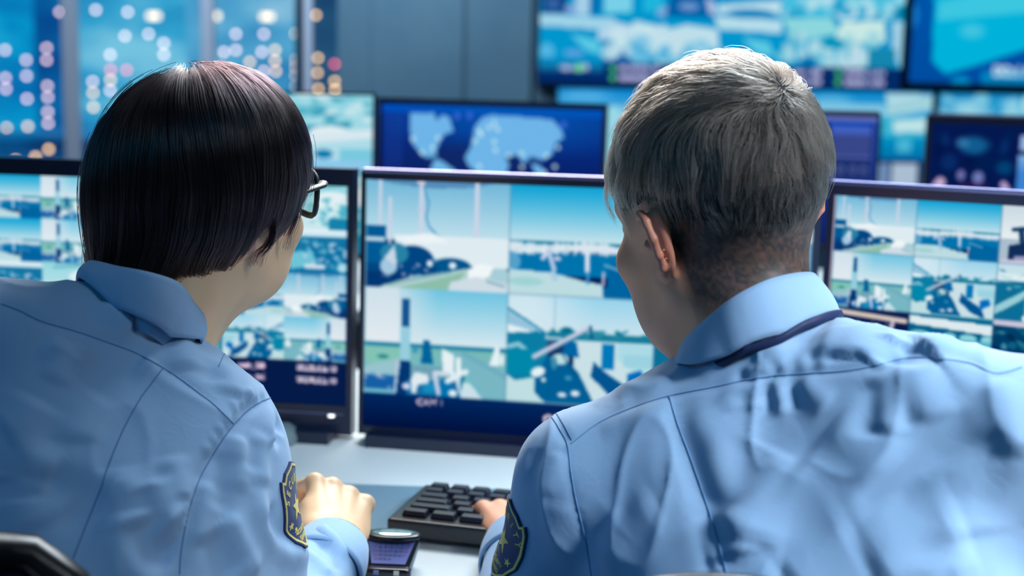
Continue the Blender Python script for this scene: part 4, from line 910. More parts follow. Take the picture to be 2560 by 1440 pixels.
# collar
top = crom([P(2034, 688, 1.165), P(1970, 686, 1.125), P(1885, 714, 1.108), P(1795, 772, 1.118), P(1703, 868, 1.165), P(1740, 925, 1.25), P(1900, 860, 1.275), P(2020, 745, 1.23)], 12, True)
bot = crom([P(2094, 770, 1.155), P(2000, 768, 1.106), P(1900, 796, 1.088), P(1800, 846, 1.096), P(1706, 895, 1.135), P(1720, 965, 1.25), P(1910, 905, 1.30), P(2070, 800, 1.24)], 12, True)
bot = settle(shM, bot); loft('collar', top, bot, m_shirt, mShirt, 8, .003, .0022)
loft('collar_stand', top * .995 + top.mean(0) * .005, (bot * .82 + bot.mean(0) * .18) + [0, 0, -.01], m_shirt, mShirt, 5, 0, .0015)
lc = crom([P(2096, 784, 1.150), P(2060, 776, 1.115), P(2000, 776, 1.098), P(1930, 790, 1.084), P(1860, 818, 1.084), P(1785, 858, 1.098), P(1735, 905, 1.145), P(1745, 985, 1.24), P(1900, 960, 1.31), P(2080, 850, 1.25)], 12, True)
lc = settle(shM, lc, np.array([np.interp(Q(p)[0], [1750, 1840], [-.006, .006]) for p in lc]), .03); loft('lanyard', lc + [0, 0, .004], lc - [0, 0, .003], m_lan, man, 3, .001, .0025)
# skin
skM = head_solid(*mH)
skM.cone(P(1850, 600, 1.225), P(1900, 960, 1.20), .054, .056, .03, world=True); skM.cone(P(1815, 740, 1.27), P(1870, 960, 1.26), .038, .040, .02, world=True)
add_ear(skM, -1, 1.04); add_ear(skM, 1, 1.04)
skM.cone(P(1890, 1090, 1.20), mLs, .034, .036, .03, world=True); skM.cone(P(1940, 1000, 1.17), mRs, .034, .034, .03, world=True); skM.ell(P(1985, 1347, 1.21), (.16, .08, .17), .05, R=RM, world=True)
skM.ell(P(2010, 1700, 1.13), (.15, .1, .2), .06, R=RM, world=True)
for a, b, c in ((mLs, mLe, mLw), (mRs, mRe, mRw)): skM.pipe([a, b], [.04, .036], .02); skM.cone(b, c, .036, .026, .012, world=True)
hand(skM, mLw, P(1262, 1262, 1.63) - mLw, (0.1, -.2, 1), 1, 1.0, ((28, 32, 20), (30, 32, 20), (32, 34, 20), (30, 34, 20)), (40, 14))
hand(skM, mRw, P(2330, 1330, 1.62) - mRw, (0, -.2, 1), -1, 1.0, ((20, 26, 16),) * 4)
V, F = march(skM, skM.lo, skM.hi, .0026)
RHm, OHm, sHm = mH[1], np.asarray(mH[0]), mH[2]
def locM(X): return (X - OHm) @ RHm / sHm
def hairline(L, hem, wid): # signed: >0 inside hair region
    return (L[:, 2] - hem) / wid
def hemM(L):
    y = L[:, 1]; return np.interp(y, [-.11, -.06, -.035, -.018, .0, .02, .045, .062, .075, .1], [-.060, -.070, -.060, -.016, .028, .022, .012, .050, .085, .095])
def skin_cols(V, L, hem, base, red, stub, scalp, wid=.016, beard=None):
    c = np.tile(np.array(base), (len(V), 1)); n = lattice_noise(V, 60, 9)[:, None]; c = c * (1 + .06 * n)
    ear = (np.abs(L[:, 0]) > .072) & (np.abs(L[:, 2] + .0) < .04); e = np.clip((np.abs(L[:, 0]) - .070) / .01, 0, 1)[:, None] * ear[:, None]; c = c * (1 - e) + np.array(red) * e
    if beard is not None:
        b = (np.clip((-.045 - L[:, 2]) / .03, 0, 1) * np.clip((L[:, 1] - .0) / .03, 0, 1) * (L[:, 2] > -.15))[:, None] * .35; c = c * (1 - b) + np.array(beard) * b
    inh = np.clip(.5 + (L[:, 2] - hem) / wid, 0, 1) * (L[:, 2] > -.1) * (np.abs(L[:, 0]) < .084); nn = .95 + .12 * lattice_noise(V, 420, 4)
    inh = (np.clip(inh * nn, 0, 1) * (1 - ear * e[:, 0]))[:, None]; c = c * (1 - inh) + np.array(scalp) * inh
    return np.clip(c, 0, 1)
m_skinM = mat_col('skin_of_the_grey_haired_guard', .5); m_skinM.node_tree.nodes['Principled BSDF'].inputs['Subsurface Weight'].default_value = .05; m_skinM.node_tree.nodes['Principled BSDF'].inputs['Subsurface Scale'].default_value = .004
L = locM(V)
mBody = mesh_np('body', V, F, m_skinM, man, smooth=True, colors=skin_cols(V, L, hemM(L), s2l(np.array([230, 162, 128]) / 255), s2l(np.array([206, 134, 110]) / 255), 0, s2l(np.array([58, 52, 52]) / 255), .030, s2l(np.array([150, 130, 125]) / 255)))
# eyes
def eyes(H, parent, iris):
    O, R, sc = H
    mw = mat('eye_white', rgb(225, 222, 218), .2); mi = mat('iris', iris, .15)
    for q in (-1, 1):
        c = np.asarray(O) + R @ (np.array([q * .031, .080, .003]) * sc)
        e = MB(); e.lathe((0, 0, 0), [(math.sin(a) * .0118 + 1e-5, -math.cos(a) * .0118) for a in np.linspace(0, math.pi, 13)], 20); o = e.obj('eye', mw, parent, smooth=True); o.location = c
        i = MB(); i.lathe((0, 0, 0), [(.0055, 0), (.0052, .0012), (.001, .0018)], 16); p = i.obj('iris', mi, o, smooth=True); p.matrix_local = Matrix.Translation(Vector(R @ np.array([0, .0112, 0]))) @ Matrix(R.tolist()).to_4x4() @ Matrix.Rotation(-math.pi / 2, 4, 'X')
eyes(mH, man, rgb(70, 90, 100))
# hair of the guard: a cap that follows the skull and thousands of combed strands
m_hairM = mat_hair('grey_brown_hair', (rgb(42, 34, 30), rgb(134, 118, 104)), .5, .35)
capM = Solid(OHm, RHm); capM.sc = sHm; capM.ell((0, -.016, .045), (.0785, .0985, .086), 0); capM.ell((0, .034, .035), (.066, .060, .064), .03)
capM.ell((.012, -.01, .084), (.062, .075, .052), .03)
def scalp_pts(f, H, n, seed, cond):
    O, R, sc = H; rg = np.random.default_rng(seed); out = []
    while sum(len(o) for o in out) < n:
        d = rg.normal(size=(4000, 3)); d /= np.linalg.norm(d, axis=1, keepdims=True); X = np.asarray(O) + R @ np.array([0, -.01, .035]) + d * .13
        for _ in range(12): X = X - f(X)[:, None] * grad(f, X) * .9
        L = (X - O) @ R / sc; out.append(X[cond(L, rg.random(len(X)))])
    return np.concatenate(out)[:n]
whM = np.array([.016, -.078, .112])
def dirM(X, N, k):
    L = locM(X); top = np.clip((L[:, 2] - .075) / .03, 0, 1)[:, None]; r = L - whM; r /= np.linalg.norm(r, axis=1, keepdims=True) + 1e-6
    fwd = np.array([-.35, 1.0, .0]); down = np.array([0, -.15, -1.0]); d = r * .8 + top * fwd * .9 + (1 - top) * down * 1.3
    s = (lattice_noise(X, 55, 21)[:, None] * .55) * np.cross(N @ RHm, d); return (d + s) @ RHm.T
def condM(L, r): return (L[:, 2] > hemM(L) - .006 + (r - .5) * .03)
R0 = scalp_pts(capM, mH, 15000, 3, condM); L = locM(R0); rg = np.random.default_rng(5); rgg = np.random.default_rng(15)
tp = np.clip((L[:, 2] - .055) / .045, 0, 1); fade = np.clip((L[:, 2] - hemM(L)) / .05, 0, 1); ln = (.004 + .011 * fade + .028 * tp) * rg.uniform(.7, 1.25, len(R0))
K = 9; ds = ln / K; X = R0 - grad(capM, R0) * .002; pts = [X]
clump = lattice_noise(R0, 120, 33)
for k in range(K):
    N = grad(capM, X, 2e-3); d = dirM(X, N, k); d = d - (d * N).sum(1, keepdims=True) * N; d /= np.linalg.norm(d, axis=1, keepdims=True) + 1e-9
    lf = (.34 - .30 * k / K) * (1 + .5 * clump) * (.75 + .5 * tp) - .30 * tp * (k / K)
    X = X + ds[:, None] * (d + lf[:, None] * N + .10 * rg.normal(size=X.shape)); pts.append(X)
ptsM = np.stack(pts, 1)
cv_ = lambda L: condM(L, .5)
V, F = march(lambda X: smax(capM(X, -.0015), -(locM(X)[:, 2] - hemM(locM(X)) - .004), .004), capM.lo, capM.hi, .003)
m_capM = mat('hair_roots_dark', rgb(38, 36, 38), .9)
hairM = mesh_np('hair', V, F, m_capM, man, smooth=True)
def clump_to(pts, n_guides, amount, seed, power=1.2):
    "pulls neighbouring strands together towards their tips"
    rg_ = np.random.default_rng(seed); gi = rg_.choice(len(pts), n_guides, replace=False); G = pts[gi]; who = np.empty(len(pts), int)
    for i in range(0, len(pts), 2000): who[i:i + 2000] = ((pts[i:i + 2000, None, 0] - G[None, :, 0]) ** 2).sum(-1).argmin(1)
    w = (np.linspace(0, 1, pts.shape[1]) ** power)[None, :, None] * (amount * rg_.uniform(.5, 1, len(pts)))[:, None, None]
    return pts * (1 - w) + G[who] * w
tpm = L[:, 2] > .05
ptsM = clump_to(ptsM, 900, .62, 4)
R1 = scalp_pts(capM, mH, 3600, 8, lambda L_, r: L_[:, 2] > .060 + .02 * r); L1 = locM(R1); n1 = lattice_noise(R1, 90, 77); ln1 = rgg.uniform(.034, .056, len(R1)); X = R1 - grad(capM, R1) * .001; pts = [X]
for k in range(11):
    N = grad(capM, X, 2e-3); d = dirM(X, N, k); d = d - (d * N).sum(1, keepdims=True) * N; d /= np.linalg.norm(d, axis=1, keepdims=True) + 1e-9
    g_ = np.array([0, 0, -1.0]); X = X + (ln1 / 11)[:, None] * (d + (.55 - 1.0 * k / 11)[..., None] * N * (1 + .5 * n1[:, None]) + .25 * k / 11 * g_ + .05 * rgg.normal(size=X.shape)) if False else X + (ln1 / 11)[:, None] * (d + (.50 - .95 * k / 11) * (1 + .5 * n1[:, None]) * N + .2 * (k / 11) * g_ + .05 * rgg.normal(size=X.shape))
    X = X + np.clip(.001 - capM(X), 0, .02)[:, None] * N; pts.append(X)
strands('long_strands', clump_to(np.stack(pts, 1), 260, .75, 6), .00024, m_hairM, hairM)
strands('strands', ptsM, .00022, m_hairM, hairM)

# ================================================================== the dark-haired guard
wom = empty('person', (0, 0, 0), 'dark-haired guard in glasses and a light blue shirt with a security patch, head turned right', 'person')
wH = (P(508.4, 500, 1.31), Rxyz(-34.6, -3.3, 8.5), .941)
wRs, wLs = P(536, 1111, 1.22), P(-199, 821, 1.12)
wRe, wLe = P(668, 1660, 1.235), P(-330, 1500, 1.20)
wRw, wLw = P(838, 1362, 1.43), P(160, 1350, 1.50)
pelW = np.array([-.36, .93, .60])
shW = Solid()
shW.cone(P(350, 1205, 1.20), wRs, .045, .0487, .03, world=True); shW.cone(P(249, 863, 1.18), wLs, .048, .0469, .03, world=True)
latW = (wRs - wLs) / np.linalg.norm(wRs - wLs); upW = P(370, 840, 1.18) - pelW; upW -= latW * (upW @ latW); upW /= np.linalg.norm(upW); fwW = np.cross(upW, latW); RWm = np.stack([latW, fwW, upW], 1)
shW.ell(P(370, 1039, 1.22), (.07, .06, .055), .04, world=True)
shW.ell(P(215, 1323, 1.20), (.155, .095, .18), .06, R=RWm, world=True)
shW.ell(P(420, 1170, 1.165), (.05, .04, .08), .05, R=RWm, world=True); shW.ell(P(0, 1080, 1.10), (.055, .04, .085), .05, R=RWm, world=True)
shW.ell(P(190, 1700, 1.12), (.155, .11, .21), .08, R=RWm, world=True); shW.ell(pelW + [0, 0, .02], (.165, .125, .12), .08, world=True)
shW.pipe([wRs, wRe], [.0467, .050], .03); shW.cone(wRe, wRw + (wRe - wRw) * .08, .050, .034, .02, world=True)
shW.pipe([wLs, wLe], [.0469, .047], .03); shW.cone(wLe, wLw + (wLe - wLw) * .1, .046, .036, .02, world=True)
YOKE_W = [(3, 760), (49, 777), (102, 803), (194, 830), (272, 857), (331, 879), (369, 898), (408, 920), (452, 949), (501, 986), (535, 1012), (583, 1059)]
ARM_W = [(684, 992), (655, 1003), (632, 1017), (605, 1040), (566, 1086), (520, 1158), (495, 1208), (471, 1281), (453, 1379), (449, 1436)]
FOLDS_W = [(-1.0, 4, YOKE_W), (-2.5, 6, ARM_W), (6, 16, [(300, 1170), (312, 1225), (345, 1275), (390, 1322), (436, 1344)]), (9, 20, [(308, 1280), (318, 1350), (345, 1420), (390, 1480)]), (-8, 16, [(335, 1300), (370, 1370), (430, 1410)]), (6, 13, [(375, 1200), (402, 1262), (442, 1308)]), (-4, 12, [(350, 1230), (375, 1275), (410, 1310)]), (4, 12, [(420, 1140), (440, 1200), (460, 1250)]),
    (4, 14, [(12, 1131), (122, 1165), (200, 1195), (255, 1222)]), (-5, 14, [(120, 1182), (190, 1208), (262, 1240)]), (-3, 14, [(160, 1265), (210, 1300), (250, 1325)]), (3.5, 18, [(10, 1090), (60, 1060), (100, 1000)]), (3, 18, [(60, 1190), (50, 1250), (80, 1330)]), (-3, 20, [(20, 1190), (20, 1260)]), (3, 12, [(110, 860), (150, 900), (130, 960)]), (2.5, 9, [(165, 850), (150, 890)]), (2.5, 9, [(205, 860), (180, 910)]), (-2, 9, [(185, 850), (165, 900)]), (3, 16, [(240, 980), (200, 1040), (190, 1110)]),
    (7, 15, [(300, 765), (302, 795), (330, 815)]), (-6, 15, [(340, 800), (375, 798), (430, 812)]), (5, 14, [(360, 775), (420, 782), (460, 815)]), (6, 18, [(440, 830), (450, 880), (470, 930)]), (-4, 14, [(400, 830), (395, 870)]), (3, 12, [(350, 905), (385, 925)]), (2.5, 10, [(395, 850), (360, 880)]), (4, 14, [(540, 900), (570, 950), (580, 990)]), (-2.5, 12, [(510, 900), (540, 960)]), (3, 10, [(600, 930), (612, 970), (618, 1005)]),
    (2.2, 4, [(595, 985), (606, 1018)]), (2.2, 4, [(612, 978), (622, 1012)]), (2.2, 4, [(628, 974), (638, 1006)]), (2.2, 4, [(646, 970), (652, 998)]), (2.2, 4, [(662, 968), (668, 994)]), (2.2, 4, [(580, 1000), (590, 1034)]), (2, 4, [(560, 1040), (580, 1062)]), (2, 4, [(545, 1062), (562, 1086)]), (2, 4, [(530, 1090), (545, 1112)]), (2, 4, [(515, 1110), (530, 1135)]), (2, 4, [(460, 1240), (478, 1250)]), (2, 4, [(452, 1262), (470, 1272)]), (2, 4, [(448, 1285), (466, 1292)]), (2, 4, [(442, 1308), (460, 1312)]),
    (5, 12, [(602, 1090), (596, 1150), (585, 1230)]), (-4, 12, [(570, 1130), (560, 1200), (545, 1280)]), (4, 12, [(650, 1080), (648, 1150), (655, 1220)]), (-3, 10, [(625, 1100), (622, 1180)]), (5, 10, [(690, 1040), (672, 1075), (680, 1110)]), (-6, 9, [(700, 1050), (690, 1078), (700, 1100)]), (4, 12, [(520, 1200), (505, 1280), (500, 1370)]), (6, 13, [(640, 1215), (650, 1285), (676, 1340), (725, 1378), (775, 1386)]), (-6, 12, [(665, 1270), (690, 1330), (740, 1352)]), (6, 14, [(560, 1290), (600, 1370), (640, 1440)]), (-5, 16, [(530, 1320), (560, 1400), (580, 1440)]),
    (3.5, 8, [(790, 1320), (830, 1345), (868, 1395)]), (-3, 6, [(805, 1350), (830, 1385), (850, 1430)]), (3, 8, [(760, 1385), (800, 1410), (820, 1440)]), (3, 8, [(850, 1330), (885, 1370), (900, 1420)]), (-3, 6, [(790, 1340), (800, 1370), (800, 1400)])]
wV, wF, wShirt = build_shirt(shW, .0032, FOLDS_W, 'shirt', wom)
bvW = to_bvh(wV, wF)
seam(bvW, YOKE_W, 'yoke_seam', wShirt, m_seam); seam(bvW, [(408, 920), (378, 960), (349, 1000), (306, 1080), (269, 1171), (251, 1226), (211, 1324), (168, 1437)], 'back_seam', wShirt, m_seam); seam(bvW, ARM_W, 'armhole_seam', wShirt, m_seam)
seam(bvW, [(566, 876), (556, 895), (546, 918)], 'shoulder_seam', wShirt, m_seam, .0004)
top = crom([P(224, 655, 1.185), P(300, 668, 1.15), P(380, 684, 1.142), P(447, 709, 1.16), P(480, 753, 1.195), P(507, 802, 1.245), P(440, 850, 1.31), P(320, 790, 1.31), P(245, 710, 1.25)], 12, True)
bot = crom([P(202, 684, 1.175), P(296, 720, 1.132), P(384, 755, 1.122), P(431, 779, 1.132), P(474, 819, 1.170), P(499, 860, 1.225), P(440, 905, 1.30), P(310, 860, 1.31), P(215, 745, 1.25)], 12, True)
bot = settle(shW, bot); loft('collar', top, bot, m_shirt, wShirt, 8, .003, .002)
loft('collar_stand', top * .995 + top.mean(0) * .005, (bot * .82 + bot.mean(0) * .18) + [0, 0, -.01], m_shirt, wShirt, 5, 0, .0015)
# cuff
ax = wRw - wRe; ax /= np.linalg.norm(ax); u_ = np.cross(ax, [0, 0, 1.]); u_ /= np.linalg.norm(u_); v_ = np.cross(ax, u_)
ring = lambda c, r, n=48: np.array([c + r * (u_ * math.cos(2 * math.pi * i / n) + v_ * math.sin(2 * math.pi * i / n) * .92) for i in range(n)])
loft('cuff', ring(wRw - ax * .004, .0335), ring(wRw - ax * .056, .0405), m_shirt, wShirt, 8, .002, .0025)
axm = mLw - mLe; axm /= np.linalg.norm(axm); u_ = np.cross(axm, [0, 0, 1.]); u_ /= np.linalg.norm(u_); v_ = np.cross(axm, u_)
loft('cuff', ring(mLw - axm * .004, .037), ring(mLw - axm * .06, .042), m_shirt, mShirt, 8, .002, .0025)
# skin
skW = head_solid(*wH, fem=True)
skW.cone(P(500, 610, 1.30), P(375, 900, 1.265), .048, .046, .03, world=True); skW.cone(P(510, 700, 1.345), P(400, 900, 1.31), .036, .040, .03, world=True)
add_ear(skW, -1, .92); add_ear(skW, 1, .92)
skW.cone(P(375, 1080, 1.22), wRs, .03, .034, .03, world=True); skW.cone(P(300, 920, 1.20), wLs, .032, .034, .03, world=True); skW.ell(P(215, 1323, 1.21), (.13, .075, .16), .05, R=RWm, world=True); skW.ell(P(190, 1700, 1.12), (.13, .09, .19), .06, R=RWm, world=True)
for a, b, c in ((wRs, wRe, wRw), (wLs, wLe, wLw)): skW.pipe([a, b], [.036, .033], .02); skW.cone(b, c, .033, .024, .012, world=True)
hand(skW, wRw, P(848, 1240, 1.50) - wRw, np.array([.55, -.8, .8]), -1, .98, ((48, 78, 45), (52, 80, 45), (56, 82, 45), (58, 82, 45)), (28, 30), 3)
hand(skW, wLw, P(190, 1280, 1.60) - wLw, (0, -.2, 1), 1, .9, ((20, 26, 16),) * 4)
V, F = march(skW, skW.lo, skW.hi, .0026)
OHw, RHw, sHw = np.asarray(wH[0]), wH[1], wH[2]
def locW(X): return (X - OHw) @ RHw / sHw
m_skinW = mat_col('skin_of_the_dark_haired_guard', .45); m_skinW.node_tree.nodes['Principled BSDF'].inputs['Subsurface Weight'].default_value = .05; m_skinW.node_tree.nodes['Principled BSDF'].inputs['Subsurface Scale'].default_value = .004
L = locW(V)
mesh_np('body', V, F, m_skinW, wom, smooth=True, colors=skin_cols(V, L, np.full(len(V), .06), s2l(np.array([250, 204, 160]) / 255), s2l(np.array([226, 160, 132]) / 255), 0, s2l(np.array([30, 24, 28]) / 255)))
eyes(wH, wom, rgb(40, 26, 20))
# hair: a bob that follows a shell and ends in a ragged hem
m_hairW = mat_hair('black_brown_hair', (rgb(12, 9, 13), rgb(40, 26, 28)), .4, .16)
hsW = Solid(OHw, RHw); hsW.sc = sHw
hsW.ell((.0233, -.0208, .040), (.0858, .1080, .0998), 0); hsW.ell((.0024, -.0602, -.0216), (.0338, .0701, .100), .05); hsW.ell((-.0224, .045, .040), (.0634, .066, .068), .04)
hsW.ell((-.02, -.035, -.075), (.058, .066, .062), .04)
def hemW(L):
    y, x = L[:, 1], L[:, 0]
    right = np.interp(y, [-.12, -.08, -.050, -.038, -.024, .0, .02, .045, .065, .1, .13], [-.142, -.142, -.140, -.104, -.006, .000, -.018, .000, .010, .014, .020])
    left = np.interp(y, [-.12, -.03, 0, .03, .06, .09, .12], [-.132, -.130, -.11, -.06, -.03, .015, .020]); w = np.clip((x + .03) / .06, 0, 1)
    return left * (1 - w) + right * w
whW = np.array([-.012, -.030, .145])
def dirW(X, N, k):
    L = locW(X); r = L - whW; r /= np.linalg.norm(r, axis=1, keepdims=True) + 1e-6; dn = np.array([0, -.05, -1.0])
    fr = np.clip((L[:, 1] - .0) / .06, 0, 1)[:, None] * np.array([.0, .35, 0]); back = np.clip((-.02 - L[:, 1]) / .06, 0, 1)[:, None] * np.clip((-.0 - L[:, 2]) / .06, 0, 1)[:, None] * (-N @ RHw) * .0
    sw = (lattice_noise(X, 26, 41) * .26 + lattice_noise(X, 90, 42) * .16)[:, None] * np.cross(N @ RHw, dn)
    return (r * .9 + dn * .75 + fr + back + sw) @ RHw.T
rgh = np.random.default_rng(11)
S0 = scalp_pts(hsW, wH, 17000, 12, lambda L, r: (L[:, 2] > hemW(L) + .012) & (np.linalg.norm(L - np.array([-.012, -.030, .140]), axis=1) > .006 + .022 * r)); L0 = locW(S0)
hemj = hemW(L0) * 0 + rgh.uniform(-.012, .010, len(S0)) + .010 * lattice_noise(S0, 110, 17)
def run(S, lvl, steps, ds, hj):
    X = S.copy(); out = [X]; alive = np.ones(len(X), bool); prev = X
    for k in range(steps):
        N = grad(hsW, X, 2e-3); d = dirW(X, N, k); d = d - (d * N).sum(1, keepdims=True) * N; d /= np.linalg.norm(d, axis=1, keepdims=True) + 1e-9
        Y = X + ds * d; Y = Y - (hsW(Y) - lvl)[:, None] * N; L = locW(Y); alive = alive & (L[:, 2] > hemW(L) + hj)
        Y = np.where(alive[:, None], Y, X + .0004 * d); out.append(Y); X = Y
    return np.stack(out, 1)
lvl = -rgh.random(len(S0)) ** 1.5 * .008 + .0034 * lattice_noise(S0 * [1, 1, .5], 120, 19) + .001 + .004 * (rgh.random(len(S0)) > .985)
N0 = grad(hsW, S0, 2e-3); S0 = S0 + N0 * lvl[:, None]
ptsW = run(S0, lvl, 13, .0095, hemj)
# loose locks in front of the ear and short fly-away hairs
V, F = march(lambda X: smax(hsW(X, -.0065), -(locW(X)[:, 2] - hemW(locW(X)) - .004), .006), hsW.lo, hsW.hi, .003)
m_capW = mat('black_hair_mass', rgb(10, 8, 12), .7)
hairW = mesh_np('hair', V, F, m_capW, wom, smooth=True)
strands('strands', clump_to(ptsW, 900, .45, 9, 2.0), .00020, m_hairW, hairW)
lk = []
for i in range(240):
    t = rgh.random(); g = rgh.normal(size=4) * [4, 4, 4, 4]
    a = [(690 - 20 * t, 545), (688 - 14 * t, 585), (672 - 8 * t, 615), (655 - 16 * t, 636), (640, 665)] if t < .7 else [(745, 500), (742, 535), (735, 560), (722, 590), (715, 625)]
    n_ = rgh.integers(3, 6); d_ = 1.252 if t < .7 else 1.29
    q = crom([P(x + g[0] + k * g[1] * .5, y + g[2], d_ + .004 * k) for k, (x, y) in enumerate(a[:n_])], 10)
    idx = np.linspace(0, len(q) - 1, 14).astype(int); q = q[idx]; fs = skW(q); q = q + grad(skW, q) * np.clip(.003 - fs, 0, .05)[:, None]; lk.append(q)
strands('loose_locks', np.array(lk), .00018, m_hairW, hairW)
# glasses
m_fr = mat('dark_green_glasses_frame', rgb(10, 24, 32), .5, spec=.4)
m_lens = bpy.data.materials.new('lens'); m_lens.use_nodes = True; nt = m_lens.node_tree; nt.nodes.clear()
o_ = nt.nodes.new('ShaderNodeOutputMaterial'); mx = nt.nodes.new('ShaderNodeMixShader'); tr = nt.nodes.new('ShaderNodeBsdfTransparent'); gl = nt.nodes.new('ShaderNodeBsdfGlossy'); tr.inputs[0].default_value = (.86, .95, .97, 1); gl.inputs['Roughness'].default_value = .03; mx.inputs[0].default_value = .12
nt.links.new(tr.outputs[0], mx.inputs[1]); nt.links.new(gl.outputs[0], mx.inputs[2]); nt.links.new(mx.outputs[0], o_.inputs[0])
W_ = lambda v: OHw + RHw @ (np.array(v) * sHw)
gls = MB()
for q in (-1, 1):
    r = [W_((q * (.036 + .027 * cx_), .106 - .012 * abs(.3 + .7 * max(cx_, 0)) ** 2, .004 + .023 * cz_)) for cx_, cz_ in [(math.copysign(abs(math.cos(a)) ** .6, math.cos(a)), math.copysign(abs(math.sin(a)) ** .6, math.sin(a))) for a in np.linspace(0, 2 * math.pi, 32, endpoint=False)]]
    gls.tube(r, .0027, 8, closed=True, flat=1.4)
    gls.tube([W_((q * .063, .101, .019)), W_((q * .074, .088, .020)), W_((q * .080, .05, .019)), W_((q * .083, .005, .016)), W_((q * .080, -.018, -.004))], .0024, 8, flat=2.2)
gls.tube([W_((-.010, .106, .008)), W_((0, .109, .011)), W_((.010, .106, .008))], .002, 8)
gl_o = gls.obj('glasses', m_fr, wom, smooth=True)
for q in (-1, 1):
    ln_ = MB(); r = [W_((q * (.036 + .026 * math.cos(a)), .105 - .006 * max(math.cos(a), 0) ** 2, .004 + .021 * math.sin(a))) for a in np.linspace(0, 2 * math.pi, 24, endpoint=False)]
    dv = RHw @ np.array([0, .0012, 0]); n_ = len(r); ln_.add(r + [p + dv for p in r], [list(range(n_)), list(range(n_, 2 * n_))[::-1]] + [[i, (i + 1) % n_, (i + 1) % n_ + n_, i + n_] for i in range(n_)]); ln_.obj('lens', m_lens, gl_o)
# watch
m_watch = mat('black_watch', rgb(20, 22, 28), .35)
wt = MB(); c_ = wRw + ax * .002; u_ = np.cross(ax, [0, 0, 1.]); u_ /= np.linalg.norm(u_); v_ = np.cross(ax, u_); wt.tube([c_ + .0265 * (u_ * math.cos(a) + v_ * .9 * math.sin(a)) for a in np.linspace(0, 2 * math.pi, 28, endpoint=False)], .006, 8, closed=True, flat=.5); wt.obj('wristwatch', m_watch, wom, smooth=True)

